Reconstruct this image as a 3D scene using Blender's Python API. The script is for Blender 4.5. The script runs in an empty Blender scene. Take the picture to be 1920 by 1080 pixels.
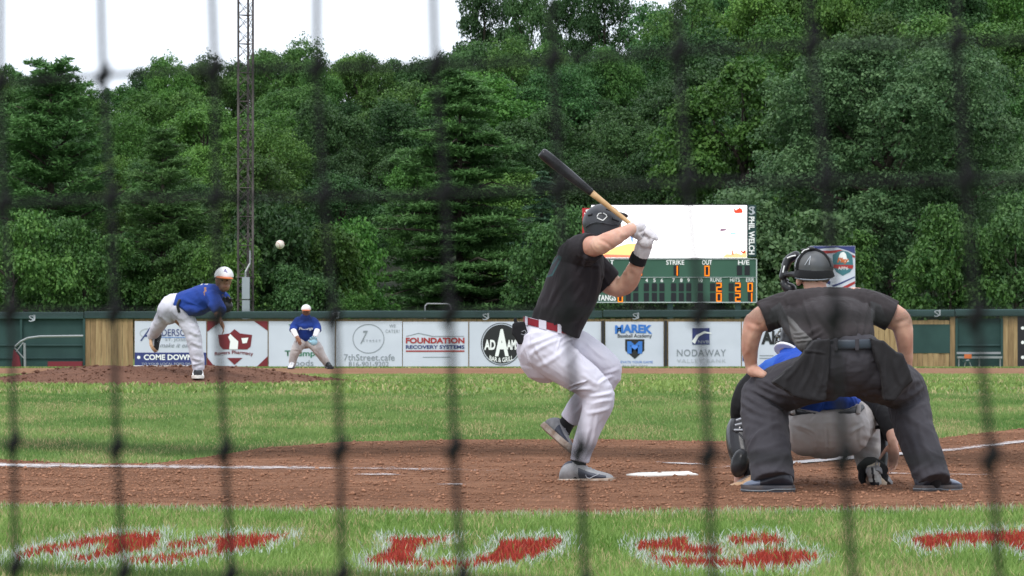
import bpy, bmesh, math, random
import numpy as np
from mathutils import Vector, Matrix, noise

random.seed(5)
RNG = np.random.default_rng(5)
SC = bpy.context.scene
COL = SC.collection
# ---------------------------------------------------------------- camera, sky, sun, exposure
F = 7520.0                 # focal length in pixels of a 1920 px wide frame
CZ = 0.926                 # camera height
HY = 603.0                 # image row of the horizon
cam_d = bpy.data.cameras.new('camera')
cam = bpy.data.objects.new('camera', cam_d)
COL.objects.link(cam)
cam_d.sensor_width = 36.0
cam_d.lens = 36.0 * F / 1920.0
cam_d.clip_start = 0.05
cam_d.clip_end = 2000.0
cam.location = (0, 0, CZ)
cam.rotation_euler = (math.radians(90) + math.atan(63.0 / F), 0, 0)
cam_d.dof.use_dof = True
cam_d.dof.focus_distance = 23.6
cam_d.dof.aperture_fstop = cam_d.lens / 6.0
SC.camera = cam

world = bpy.data.worlds.new('World')
SC.world = world
world.use_nodes = True
wn, wl = world.node_tree.nodes, world.node_tree.links
wn.clear()
SUN_EL, SUN_AZ = math.radians(58), math.radians(200)   # azimuth clockwise from +Y: behind the camera, a little left
sky = wn.new('ShaderNodeTexSky')
sky.sky_type = 'NISHITA'
sky.sun_disc = False
sky.sun_elevation = SUN_EL
sky.sun_rotation = SUN_AZ
sky.dust_density = 5.0
sky.air_density = 1.2
hs = wn.new('ShaderNodeHueSaturation')
hs.inputs['Saturation'].default_value = 0.16
bg = wn.new('ShaderNodeBackground')
bg.inputs['Strength'].default_value = 0.15
wo = wn.new('ShaderNodeOutputWorld')
wl.new(sky.outputs[0], hs.inputs['Color'])
# a bright even overcast deck laid over the clear sky
tcw = wn.new('ShaderNodeTexCoord'); cn = wn.new('ShaderNodeTexNoise'); cn.inputs['Scale'].default_value = 2.2; cn.inputs['Detail'].default_value = 5
wl.new(tcw.outputs['Generated'], cn.inputs['Vector'])
cr = wn.new('ShaderNodeValToRGB'); cr.color_ramp.elements[0].position = .3; cr.color_ramp.elements[1].position = .7
cr.color_ramp.elements[0].color = (7.4, 8.2, 9.4, 1); cr.color_ramp.elements[1].color = (9.4, 9.8, 10.4, 1)
wl.new(cn.outputs['Fac'], cr.inputs['Fac'])
cm_ = wn.new('ShaderNodeMix'); cm_.data_type = 'RGBA'; cm_.inputs[0].default_value = .85
wl.new(hs.outputs[0], cm_.inputs[6]); wl.new(cr.outputs[0], cm_.inputs[7])
wl.new(cm_.outputs[2], bg.inputs['Color'])
wl.new(bg.outputs[0], wo.inputs['Surface'])

sun_d = bpy.data.lights.new('sun', 'SUN')
sun_d.energy = 1.5
sun_d.angle = math.radians(14)
sun_d.color = (1.0, 0.965, 0.92)
sun = bpy.data.objects.new('sun', sun_d)
COL.objects.link(sun)
sdir = Vector((math.sin(SUN_AZ) * math.cos(SUN_EL), math.cos(SUN_AZ) * math.cos(SUN_EL), math.sin(SUN_EL)))
sun.rotation_euler = sdir.to_track_quat('Z', 'Y').to_euler()
sun.location = (0, 0, 60)

SC.view_settings.view_transform = 'Standard'
SC.view_settings.look = 'None'
SC.view_settings.exposure = 0.26
SC.view_settings.gamma = 1.0
SC.view_settings.use_curve_mapping = False
SC.render.engine = 'CYCLES'
SC.cycles.max_bounces = 6
SC.cycles.diffuse_bounces = 3
SC.cycles.glossy_bounces = 2
SC.cycles.transmission_bounces = 3
SC.cycles.use_denoising = True

# ---------------------------------------------------------------- helpers
def prop(o, label=None, cat=None, group=None, kind=None):
    if label: o['label'] = label
    if cat: o['category'] = cat
    if group: o['group'] = group
    if kind: o['kind'] = kind
    return o

def empty(name, loc=(0, 0, 0), rz=0.0, **k):
    o = bpy.data.objects.new(name, None)
    o.empty_display_size = 0.1
    COL.objects.link(o)
    o.location = loc
    o.rotation_euler = (0, 0, rz)
    return prop(o, **k)

def nmesh(name, V, Fc, mats=(), attr=None, smooth=False, fmat=None):
    """mesh from arrays; Fc is (M,k) or a list of lists"""
    me = bpy.data.meshes.new(name)
    V = np.asarray(V, dtype=np.float32)
    if isinstance(Fc, np.ndarray):
        m, k = Fc.shape
        me.vertices.add(len(V)); me.vertices.foreach_set('co', V.ravel())
        me.loops.add(m * k); me.loops.foreach_set('vertex_index', Fc.astype(np.int32).ravel())
        me.polygons.add(m)
        me.polygons.foreach_set('loop_start', np.arange(0, m * k, k, dtype=np.int32))
        me.polygons.foreach_set('loop_total', np.full(m, k, dtype=np.int32))
        me.update(calc_edges=True)
        me.validate()
    else:
        me.from_pydata([tuple(map(float, v)) for v in V], [], [tuple(int(i) for i in f) for f in Fc])
        me.update()
    for mt in mats: me.materials.append(mt)
    n = len(me.polygons)
    if smooth: me.polygons.foreach_set('use_smooth', np.ones(n, dtype=bool))
    if fmat is not None: me.polygons.foreach_set('material_index', np.asarray(fmat, dtype=np.int32))
    if attr is not None:
        for an, (typ, arr) in attr.items():
            a = me.attributes.new(an, typ, 'FACE')
            if typ == 'FLOAT': a.data.foreach_set('value', np.asarray(arr, dtype=np.float32))
            else: a.data.foreach_set('color', np.asarray(arr, dtype=np.float32).ravel())
    return me

def link(name, me, parent=None, **k):
    o = bpy.data.objects.new(name, me)
    COL.objects.link(o)
    if parent is not None:
        o.parent = parent
        o.matrix_parent_inverse = Matrix.LocRotScale(parent.location, parent.rotation_euler, parent.scale).inverted() if parent.parent is None else _winv(parent)
    return prop(o, **k)

def _winv(p):
    m = Matrix.Identity(4)
    chain = []
    while p is not None:
        chain.append(p); p = p.parent
    for q in reversed(chain):
        m = m @ q.matrix_parent_inverse @ Matrix.LocRotScale(q.location, q.rotation_euler, q.scale)
    return m.inverted()

class MB:
    """collects simple solids in world coordinates"""
    def __init__(s): s.v = []; s.f = []; s.m = []
    def add(s, vs, fs, mi=0):
        b = len(s.v); s.v += [tuple(v) for v in vs]; s.f += [tuple(b + i for i in f) for f in fs]; s.m += [mi] * len(fs)
        return s
    def box(s, x0, x1, y0, y1, z0, z1, mi=0):
        return s.add([(x0, y0, z0), (x1, y0, z0), (x1, y1, z0), (x0, y1, z0), (x0, y0, z1), (x1, y0, z1), (x1, y1, z1), (x0, y1, z1)],
                     [(0, 3, 2, 1), (4, 5, 6, 7), (0, 1, 5, 4), (1, 2, 6, 5), (2, 3, 7, 6), (3, 0, 4, 7)], mi)
    def bar(s, a, b, r, n=8, mi=0, r2=None):
        a, b = Vector(a), Vector(b); t = (b - a).normalized()
        u = t.orthogonal().normalized(); w = t.cross(u)
        r2 = r if r2 is None else r2
        vs = [a + (u * math.cos(2 * math.pi * i / n) + w * math.sin(2 * math.pi * i / n)) * r for i in range(n)]
        vs += [b + (u * math.cos(2 * math.pi * i / n) + w * math.sin(2 * math.pi * i / n)) * r2 for i in range(n)]
        fs = [(i, (i + 1) % n, n + (i + 1) % n, n + i) for i in range(n)] + [tuple(range(n))[::-1], tuple(range(n, 2 * n))]
        return s.add(vs, fs, mi)
    def path(s, pts, r, n=6, mi=0):
        for a, b in zip(pts[:-1], pts[1:]): s.bar(a, b, r, n, mi)
        return s
    def prism(s, poly, y0, y1, mi=0):
        """poly: list of (x, z), extruded along y"""
        n = len(poly)
        area = sum(poly[i][0] * poly[(i + 1) % n][1] - poly[(i + 1) % n][0] * poly[i][1] for i in range(n))
        if area < 0: poly = poly[::-1]
        vs = [(x, y0, z) for x, z in poly] + [(x, y1, z) for x, z in poly]
        fs = [tuple(range(n)), tuple(range(2 * n - 1, n - 1, -1))] + [(i, i + n, (i + 1) % n + n, (i + 1) % n) for i in range(n)]
        return s.add(vs, fs, mi)
    def build(s, name, mats, parent=None, smooth=False, bevel=0.0, **k):
        if not isinstance(mats, (list, tuple)): mats = [mats]
        me = nmesh(name, s.v, s.f, mats, fmat=s.m, smooth=smooth)
        if bevel:
            bm = bmesh.new(); bm.from_mesh(me)
            bmesh.ops.bevel(bm, geom=bm.edges[:], offset=bevel, segments=2, affect='EDGES', profile=0.6)
            bm.to_mesh(me); bm.free()
        return link(name, me, parent, **k)

# ---------------------------------------------------------------- materials
def mat(name, col, rough=0.8, col2=None, nscale=8.0, bump=0.0, bscale=60.0, metal=0.0, emit=0.0, spec=0.3,
        stretch=None, detail=4.0, ramp=(0.35, 0.65), sheen=0.0, bdist=0.01, coat=0.0):
    m = bpy.data.materials.new(name); m.use_nodes = True
    n, l = m.node_tree.nodes, m.node_tree.links
    b = n['Principled BSDF']
    b.inputs['Base Color'].default_value = (*col, 1)
    b.inputs['Roughness'].default_value = rough
    b.inputs['Metallic'].default_value = metal
    b.inputs['Specular IOR Level'].default_value = spec
    if sheen: b.inputs['Sheen Weight'].default_value = sheen
    if coat: b.inputs['Coat Weight'].default_value = coat
    if emit:
        b.inputs['Emission Color'].default_value = (*col, 1); b.inputs['Emission Strength'].default_value = emit
    if col2 is not None or bump:
        tc = n.new('ShaderNodeTexCoord'); mp = n.new('ShaderNodeMapping')
        l.new(tc.outputs['Object'], mp.inputs['Vector'])
        if stretch: mp.inputs['Scale'].default_value = stretch
    if col2 is not None:
        t = n.new('ShaderNodeTexNoise'); t.inputs['Scale'].default_value = nscale; t.inputs['Detail'].default_value = detail
        l.new(mp.outputs[0], t.inputs['Vector'])
        r = n.new('ShaderNodeValToRGB')
        r.color_ramp.elements[0].position = ramp[0]; r.color_ramp.elements[1].position = ramp[1]
        r.color_ramp.elements[0].color = (*col, 1); r.color_ramp.elements[1].color = (*col2, 1)
        l.new(t.outputs['Fac'], r.inputs['Fac']); l.new(r.outputs[0], b.inputs['Base Color'])
    if bump:
        t2 = n.new('ShaderNodeTexNoise'); t2.inputs['Scale'].default_value = bscale; t2.inputs['Detail'].default_value = 3
        l.new(mp.outputs[0], t2.inputs['Vector'])
        bp = n.new('ShaderNodeBump'); bp.inputs['Strength'].default_value = bump; bp.inputs['Distance'].default_value = bdist
        l.new(t2.outputs['Fac'], bp.inputs['Height']); l.new(bp.outputs[0], b.inputs['Normal'])
    return m

def leafmat(name, ca, cb, trans=0.25, vary=0.5):
    """colour from the per-leaf value, shifted a little per tree"""
    m = bpy.data.materials.new(name); m.use_nodes = True
    n, l = m.node_tree.nodes, m.node_tree.links
    b = n['Principled BSDF']; out = n['Material Output']
    at = n.new('ShaderNodeAttribute'); at.attribute_name = 'v'
    oi = n.new('ShaderNodeObjectInfo')
    r = n.new('ShaderNodeValToRGB')
    r.color_ramp.elements[0].color = (*ca, 1); r.color_ramp.elements[1].color = (*cb, 1)
    l.new(at.outputs['Fac'], r.inputs['Fac'])
    h = n.new('ShaderNodeHueSaturation')
    mr = n.new('ShaderNodeMapRange'); mr.inputs['To Min'].default_value = 1 - vary * 0.6; mr.inputs['To Max'].default_value = 1 + vary
    l.new(oi.outputs['Random'], mr.inputs['Value']); l.new(mr.outputs[0], h.inputs['Value'])
    mh = n.new('ShaderNodeMath'); mh.operation = 'MULTIPLY_ADD'; mh.inputs[1].default_value = 7.31; mh.inputs[2].default_value = 0
    fr = n.new('ShaderNodeMath'); fr.operation = 'FRACT'
    l.new(oi.outputs['Random'], mh.inputs[0]); l.new(mh.outputs[0], fr.inputs[0])
    mr2 = n.new('ShaderNodeMapRange'); mr2.inputs['To Min'].default_value = 0.496; mr2.inputs['To Max'].default_value = 0.520
    l.new(fr.outputs[0], mr2.inputs['Value']); l.new(mr2.outputs[0], h.inputs['Hue'])
    l.new(r.outputs[0], h.inputs['Color'])
    l.new(h.outputs[0], b.inputs['Base Color'])
    b.inputs['Roughness'].default_value = 0.55; b.inputs['Specular IOR Level'].default_value = 0.25
    tr = n.new('ShaderNodeBsdfTranslucent'); l.new(h.outputs[0], tr.inputs['Color'])
    mx = n.new('ShaderNodeMixShader'); mx.inputs[0].default_value = trans
    l.new(b.outputs[0], mx.inputs[1]); l.new(tr.outputs[0], mx.inputs[2]); l.new(mx.outputs[0], out.inputs['Surface'])
    return m

def colattr_mat(name, rough=0.6, trans=0.2):
    m = bpy.data.materials.new(name); m.use_nodes = True
    n, l = m.node_tree.nodes, m.node_tree.links
    b = n['Principled BSDF']; out = n['Material Output']
    at = n.new('ShaderNodeAttribute'); at.attribute_name = 'c'
    l.new(at.outputs['Color'], b.inputs['Base Color'])
    b.inputs['Roughness'].default_value = rough; b.inputs['Specular IOR Level'].default_value = 0.25
    tr = n.new('ShaderNodeBsdfTranslucent'); l.new(at.outputs['Color'], tr.inputs['Color'])
    mx = n.new('ShaderNodeMixShader'); mx.inputs[0].default_value = trans
    l.new(b.outputs[0], mx.inputs[1]); l.new(tr.outputs[0], mx.inputs[2]); l.new(mx.outputs[0], out.inputs['Surface'])
    return m

# ---------------------------------------------------------------- terrain of the field
_TY = [-20, 15, 20, 22, 24, 28, 34, 39.5, 43, 50, 65, 78, 82, 86, 100, 118, 126, 150, 200, 255, 290, 360, 500]
_TZ = [-.03, -.03, -.037, -.024, 0, .085, .20, .285, .29, .215, .045, .0, -.03, -.062, -.32, -.5, -.5, 1.2, 6.0, 10.0, 8, 0, -10]
MX, MY, MR = -3.75, 42.6, 2.5
MAX_ = .87
def zg(y): return np.interp(y, _TY, _TZ)
def zground(x, y):
    z = zg(y)
    d = np.hypot((np.asarray(x) - MX) / MAX_, np.asarray(y) - MY)
    k = np.clip((MR - d) / (MR - 0.75), 0, 1)
    return z + 0.155 * k * k * (3 - 2 * k)
_yy = np.linspace(12, 86, 3000)
_pp = HY + F * (CZ - zg(_yy)) / _yy
def ground_px(px, py):
    i = np.argmax(_pp <= py) if (_pp <= py).any() else len(_yy) - 1
    y = _yy[i]
    return ((px - 960) * y / F, y)
def W(px, py, y):
    return Vector(((px - 960) * y / F, y, CZ + (HY - py) * y / F))

near_pts = [ground_px(a, b) for a, b in [(-300, 955), (0, 955), (300, 959), (700, 968), (1000, 973), (1300, 968), (1600, 965), (1920, 961), (2300, 958)]]
far_pts = [ground_px(a, b) for a, b in [(-400, 858), (-100, 862), (0, 865), (150, 873), (290, 873), (390, 860), (500, 843), (650, 832), (850, 828), (1100, 827), (1400, 832), (1640, 831), (1740, 827), (1820, 818), (1920, 806), (2300, 790)]]
def near_e(x): return np.interp(x, [p[0] for p in near_pts], [p[1] for p in near_pts])
def far_e(x): return np.interp(x, [p[0] for p in far_pts], [p[1] for p in far_pts])

M = {}
M['soil'] = mat('turf_soil', (.03, .045, .015), 1.0, (.06, .085, .025), 6, 0.6, 40, bdist=.02)
M['farturf'] = mat('turf', (.075, .14, .03), 1.0, (.13, .20, .05), 0.9, 0.8, 25, detail=8, stretch=(1, .35, 1), bdist=.03)
# ================================================================ the ground
def sheet(name, xs, ys_of_x, nv, dz, m, jitter=0, **k):
    """strip between two curves of x, following the terrain"""
    V = []; n = len(xs)
    for x in xs:
        y0, y1 = ys_of_x(x)
        for j in range(nv + 1):
            y = y0 + (y1 - y0) * j / nv
            z = float(zground(x, y)) + dz
            if jitter and 0 < j < nv: z += jitter * (noise.noise(Vector((x * 2.3, y * 2.3, 0))) + .5 * noise.noise(Vector((x * 9, y * 9, 3))))
            V.append((x, y, z))
    Fc = []
    for i in range(n - 1):
        for j in range(nv):
            a = i * (nv + 1) + j; b = a + nv + 1
            Fc.append((a, b, b + 1, a + 1))
    me = nmesh(name, V, np.array(Fc), [m], smooth=True)
    return link(name, me, kind='structure', **k)

def ground_mesh():
    ys = np.array(sorted(set(list(np.arange(-20, 12, 4.0)) + list(np.arange(12, 50, .5)) + list(np.arange(50, 132, 2.0)) + list(np.arange(132, 600, 8.0)) + [900, 1500.])))
    xs = np.array(sorted(set(list(np.arange(-8, 8, .4)) + list(np.arange(-60, -8, 4.)) + list(np.arange(8, 62, 4.)) + [-700, -300, -150, 150, 300, 700])))
    V = []; Fc = []
    for y in ys:
        for x in xs:
            V.append((x, y, float(zg(y)) + (0 if y < 126 else noise.noise(Vector((x * .05, y * .05, 0))) * .8)))
    n = len(xs)
    for j in range(len(ys) - 1):
        for i in range(n - 1):
            a = j * n + i
            Fc.append((a, a + 1, a + n + 1, a + n))
    Fc = np.array(Fc)
    yc = np.array(V)[:, 1][Fc].mean(1)
    me = nmesh('ground', V, Fc, [M['farturf'], mat('forest_floor', (.012, .018, .008), 1, (.02, .03, .01), .8)], smooth=True, fmat=(yc > 127).astype(int))
    link('ground', me, kind='structure')
ground_mesh()

def dirt_material(name, ca, cb, cc):
    m = bpy.data.materials.new(name); m.use_nodes = True
    n, l = m.node_tree.nodes, m.node_tree.links
    b = n['Principled BSDF']; b.inputs['Roughness'].default_value = 1; b.inputs['Specular IOR Level'].default_value = .1
    tc = n.new('ShaderNodeTexCoord')
    def nz(scale, det, st=(1, 1, 1)):
        mp = n.new('ShaderNodeMapping'); mp.inputs['Scale'].default_value = st
        t = n.new('ShaderNodeTexNoise'); t.inputs['Scale'].default_value = scale; t.inputs['Detail'].default_value = det
        l.new(tc.outputs['Object'], mp.inputs[0]); l.new(mp.outputs[0], t.inputs['Vector']); return t
    big = nz(0.9, 7, (.6, 1.0, 1)); mid = nz(6, 9, (.55, 1.1, 1)); fine = nz(70, 6)
    r = n.new('ShaderNodeValToRGB'); r.color_ramp.elements[0].position = .33; r.color_ramp.elements[1].position = .68
    r.color_ramp.elements[0].color = (*ca, 1); r.color_ramp.elements[1].color = (*cb, 1)
    l.new(big.outputs['Fac'], r.inputs[0])
    r2 = n.new('ShaderNodeValToRGB'); r2.color_ramp.elements[0].position = .4; r2.color_ramp.elements[1].position = .62
    r2.color_ramp.elements[0].color = (*cc, 1); r2.color_ramp.elements[1].color = (1, 1, 1, 1)
    l.new(mid.outputs['Fac'], r2.inputs[0])
    mx = n.new('ShaderNodeMix'); mx.data_type = 'RGBA'; mx.blend_type = 'MULTIPLY'; mx.inputs[0].default_value = .8
    l.new(r.outputs[0], mx.inputs[6]); l.new(r2.outputs[0], mx.inputs[7])
    l.new(mx.outputs[2], b.inputs['Base Color'])
    ad = n.new('ShaderNodeMath'); ad.operation = 'ADD'; l.new(mid.outputs['Fac'], ad.inputs[0]); l.new(fine.outputs['Fac'], ad.inputs[1])
    bp = n.new('ShaderNodeBump'); bp.inputs['Strength'].default_value = 1; bp.inputs['Distance'].default_value = .07
    l.new(ad.outputs[0], bp.inputs['Height']); l.new(bp.outputs[0], b.inputs['Normal'])
    return m
M['dirt'] = dirt_material('infield_dirt', (.30, .145, .083), (.41, .205, .120), (.62, .59, .57))
M['dirt2'] = dirt_material('far_infield_dirt', (.36, .19, .11), (.43, .24, .14), (.8, .8, .8))
M['mound'] = dirt_material('mound_clay', (.225, .110, .074), (.29, .15, .10), (.74, .72, .72))
XS = np.concatenate([np.arange(-40, -4.4, 2.), np.arange(-4.4, 4.6, .05), np.arange(4.6, 42, 2.)])
def edge_wob(x, s): return .035 * noise.noise(Vector((x * 3.1, s, 0))) + .025 * noise.noise(Vector((x * 11, s, 5)))
sheet('home_plate_dirt', XS, lambda x: (float(near_e(x)) - .03 + edge_wob(x, 1), float(far_e(x)) + .03 + 1.5 * edge_wob(x, 9)), 90, .013, M['dirt'], jitter=.006)
sheet('infield_skirt_dirt', np.arange(-40, 41, .8), lambda x: (65.5 + .25 * noise.noise(Vector((x, 0, 0))), 82.3), 20, .004, M['dirt2'])
# mound, a raised disc
def mound():
    V = [(MX, MY, float(zground(MX, MY)) + .006)]; Fc = []
    nr, na = 30, 96
    for i in range(1, nr + 1):
        for a in range(na):
            t = 2 * math.pi * a / na
            r = (MR + .12 * noise.noise(Vector((math.cos(t) * 3, math.sin(t) * 3, 1)))) * i / nr
            x = MX + r * MAX_ * math.cos(t); y = MY + r * math.sin(t)
            V.append((x, y, float(zground(x, y)) + .006 + (.018 * noise.noise(Vector((x * 2, y * 2, 0))) + .01 * noise.noise(Vector((x * 6, y * 6, 0)))) * (i < nr - 2)))
    for a in range(na): Fc.append((0, 1 + a, 1 + (a + 1) % na))
    for i in range(nr - 1):
        for a in range(na):
            p = 1 + i * na + a; q = 1 + i * na + (a + 1) % na
            Fc.append((p, p + na, q + na, q))
    me = nmesh('pitchers_mound', V, Fc, [M['mound']], smooth=True)
    link('pitchers_mound', me, kind='structure', label='round brown clay mound the pitcher stands on')
mound()

# clods and crumbs on the dirt
M['clod'] = mat('clod_clay', (.15, .073, .043), 1, (.35, .175, .105), 40)
def clods(name, n, xr, yf, sz, m):
    V = []; Fc = []
    base = np.array([(1, 0, 0), (-1, 0, 0), (0, 1, 0), (0, -1, 0), (0, 0, 1), (0, 0, -1)], float)
    fc = np.array([(0, 2, 4), (2, 1, 4), (1, 3, 4), (3, 0, 4), (2, 0, 5), (1, 2, 5), (3, 1, 5), (0, 3, 5)])
    for i in range(n):
        x = RNG.uniform(*xr); y = yf(x)
        if y is None: continue
        s = sz * (0.30 + RNG.exponential(.42))
        s = min(s, sz * 3)
        b = base * RNG.uniform(.6, 1.3, (6, 3)) * s * np.array([1.2, 1.0, .75])
        z = float(zground(x, y)) + .013
        V.append(b + np.array([x, y, z + s * .3])); Fc.append(fc + 6 * (len(V) - 1))
    me = nmesh(name, np.concatenate(V), np.concatenate(Fc), [m])
    link(name, me, kind='stuff', label='crumbs and clods of reddish dirt scattered over ' + ('the mound' if 'mound' in name else 'the home plate area'), cat='dirt clods')
clods('dirt_clods', 45000, (-4.4, 4.6), lambda x: RNG.uniform(float(near_e(x)), float(far_e(x))), .0062, M['clod'])
clods('mound_clods', 1500, (MX - 2.3, MX + 2.3), lambda x: RNG.uniform(MY - 1, MY + .4) - (1.6 * math.sqrt(max(0, 1 - ((x - MX) / 2.4) ** 2))) * RNG.uniform(0, 1), .009, M['mound'])

# ---- chalk lines and plate
M['chalk'] = None
def chalk_mat():
    m = bpy.data.materials.new('scuffed_chalk'); m.use_nodes = True
    n, l = m.node_tree.nodes, m.node_tree.links
    b = n['Principled BSDF']; b.inputs['Roughness'].default_value = 1
    tc = n.new('ShaderNodeTexCoord'); t = n.new('ShaderNodeTexNoise'); t.inputs['Scale'].default_value = 14; t.inputs['Detail'].default_value = 9; t.inputs['Roughness'].default_value = .8
    l.new(tc.outputs['Object'], t.inputs['Vector'])
    at = n.new('ShaderNodeAttribute'); at.attribute_name = 'v'
    ad = n.new('ShaderNodeMath'); ad.operation = 'ADD'; l.new(t.outputs['Fac'], ad.inputs[0]); l.new(at.outputs['Fac'], ad.inputs[1])
    r = n.new('ShaderNodeValToRGB'); r.color_ramp.elements[0].position = .80; r.color_ramp.elements[1].position = 1.12
    r.color_ramp.elements[0].color = (0, 0, 0, 1); r.color_ramp.elements[1].color = (1, 1, 1, 1)
    ms = n.new('ShaderNodeMath'); ms.operation = 'MULTIPLY'; ms.inputs[1].default_value = .8
    l.new(ad.outputs[0], ms.inputs[0]); l.new(ms.outputs[0], r.inputs[0])
    b.inputs['Base Color'].default_value = (.54, .51, .52, 1)
    tp = n.new('ShaderNodeBsdfTransparent'); mx = n.new('ShaderNodeMixShader'); l.new(r.outputs[0], mx.inputs[0]); l.new(tp.outputs[0], mx.inputs[1]); l.new(b.outputs[0], mx.inputs[2]); l.new(mx.outputs[0], n['Material Output'].inputs['Surface'])
    return m
M['chalk'] = chalk_mat()
def chalk(name, pts, w, cover, **k):
    """pts in ground coordinates, w metres, cover 0..1 strength along the line"""
    V = []; Fc = []; av = []
    pts = [Vector((*p, 0)) for p in pts]
    L = []
    for a, b, in zip(pts[:-1], pts[1:]):
        n = max(2, int((b - a).length / .06))
        L += [a.lerp(b, i / n) for i in range(n)]
    L.append(pts[-1])
    for i, p in enumerate(L):
        t = (L[min(i + 1, len(L) - 1)] - L[max(i - 1, 0)]).normalized(); s = Vector((-t.y, t.x, 0))
        ww = w * (1 + .5 * noise.noise(Vector((p.x * 4, p.y * 4, 2))))
        for q in (-1, -.33, .33, 1):
            v = p + s * ww * .5 * q + s * .02 * noise.noise(Vector((p.x * 9, p.y * 9, q)))
            V.append((v.x, v.y, float(zground(v.x, v.y)) + .021))
    for i in range(len(L) - 1):
        u = i / max(1, len(L) - 2)
        c = np.interp(u, np.linspace(0, 1, len(cover)), cover)
        for j in range(3):
            a = i * 4 + j; Fc.append((a, a + 4, a + 5, a + 1)); av.append(c - (.1 if j != 1 else 0))
    me = nmesh(name, V, np.array(Fc), [M['chalk']], attr={'v': ('FLOAT', av)})
    return link(name, me, kind='structure', **k)
gp = ground_px
chalk('third_base_line', [gp(-150, 874), gp(0, 878), gp(400, 882), gp(700, 884), gp(930, 888), gp(1060, 891)], .36, [.74, .74, .68, .64, .62, .66, .52, .60, .44, .36], label='scuffed white chalk foul line running off to the left')
chalk('first_base_line', [gp(1320, 884), gp(1480, 874), gp(1600, 863), gp(1800, 847), gp(1920, 833), gp(2100, 812)], .17, [.45, .85, .9, .6, .7, .75, .8], label='white chalk foul line running off to the right')
chalk('batters_box_line', [gp(640, 894), gp(780, 897)], .20, [.45, .7, .45], label='faint chalk remnant of the batter box left of the batter')
chalk('batters_box_line', [gp(825, 915), gp(868, 914)], .10, [.6, .9, .7], label='short bright chalk dash in the dirt left of the batter')
chalk('batters_box_line', [gp(1230, 872), gp(1340, 878)], .12, [.5, .75, .45], label='short chalk dash just beyond home plate')
chalk('batters_box_line', [gp(1640, 893), gp(1900, 897)], .12, [.7, .55, .65, .4], label='faint chalk line behind the umpire legs on the right')
mp_ = MB()
hp = [gp(1174, 896), gp(1206, 898.5), gp(1309, 896), gp(1290, 890.0), gp(1196, 892.5)]
vs = [(x, y, float(zg(y)) + .014) for x, y in hp] + [(x, y, float(zg(y)) + .021) for x, y in hp]
mp_.add(vs, [(0, 1, 2, 3, 4)[::-1], (5, 6, 7, 8, 9)] + [(i, (i + 1) % 5, (i + 1) % 5 + 5, i + 5) for i in range(5)])
M['rubber_white'] = mat('white_rubber', (.72, .70, .66), .7, (.45, .33, .26), 9, ramp=(.55, .8))
mp_.build('home_plate', M['rubber_white'], label='white rubber home plate lying in the dirt beside the batter foot', cat='home plate')
rb = MB(); zr = float(zground(MX, MY)) + .03
rb.box(MX - .305, MX + .305, MY + .2, MY + .35, zr - .06, zr - .018)
rb.build('pitching_rubber', M['rubber_white'], label='white pitching rubber on top of the clay mound', cat='pitching rubber')

# ================================================================ grass blades
M['blade'] = colattr_mat('grass_blade', .6, .3)
def inpoly(px, py, poly):
    c = np.zeros(len(px), bool); n = len(poly)
    for i in range(n):
        x1, y1 = poly[i]; x2, y2 = poly[(i + 1) % n]
        if y1 == y2: continue
        k = ((y1 > py) != (y2 > py)) & (px < (x2 - x1) * (py - y1) / (y2 - y1) + x1)
        c ^= k
    return c
def segdist(px, py, poly, ky):
    d = np.full(len(px), 1e9); n = len(poly)
    for i in range(n):
        a = np.array(poly[i]) * (1, ky); b = np.array(poly[(i + 1) % n]) * (1, ky)
        p = np.stack([px, py * ky], 1); ab = b - a
        t = np.clip(((p - a) @ ab) / max(1e-9, ab @ ab), 0, 1)
        d = np.minimum(d, np.hypot(*(p - a - t[:, None] * ab).T))
    return d
LET = [
 [(30, 1044), (105, 1026), (190, 1010), (240, 1005), (303, 1005), (292, 1033), (235, 1040), (165, 1057), (118, 1056), (205, 1034), (195, 1024), (110, 1040), (30, 1052)],
 [(312, 1026), (420, 1010), (545, 1006), (500, 1026), (410, 1042), (325, 1058), (232, 1061), (240, 1052), (330, 1045), (412, 1033), (402, 1021), (312, 1034)],
 [(725, 1014), (848, 1012), (800, 1027), (768, 1048), (792, 1060), (880, 1060), (925, 1042), (940, 1016), (1058, 1010), (1040, 1034), (962, 1060), (870, 1071), (705, 1067), (682, 1058), (735, 1036)],
 [(1190, 1020), (1285, 1009), (1292, 1028), (1345, 1030), (1352, 1046), (1290, 1046), (1270, 1040), (1195, 1037)],
 [(1365, 1012), (1450, 1006), (1480, 1018), (1440, 1027), (1370, 1023)],
 [(1210, 1046), (1300, 1053), (1390, 1056), (1425, 1035), (1520, 1039), (1538, 1054), (1500, 1069), (1400, 1072), (1250, 1066)],
 [(1702, 1018), (1750, 1007), (1920, 999), (2060, 999), (2060, 1042), (1925, 1040), (1880, 1023), (1800, 1026), (1740, 1036)],
]
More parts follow.
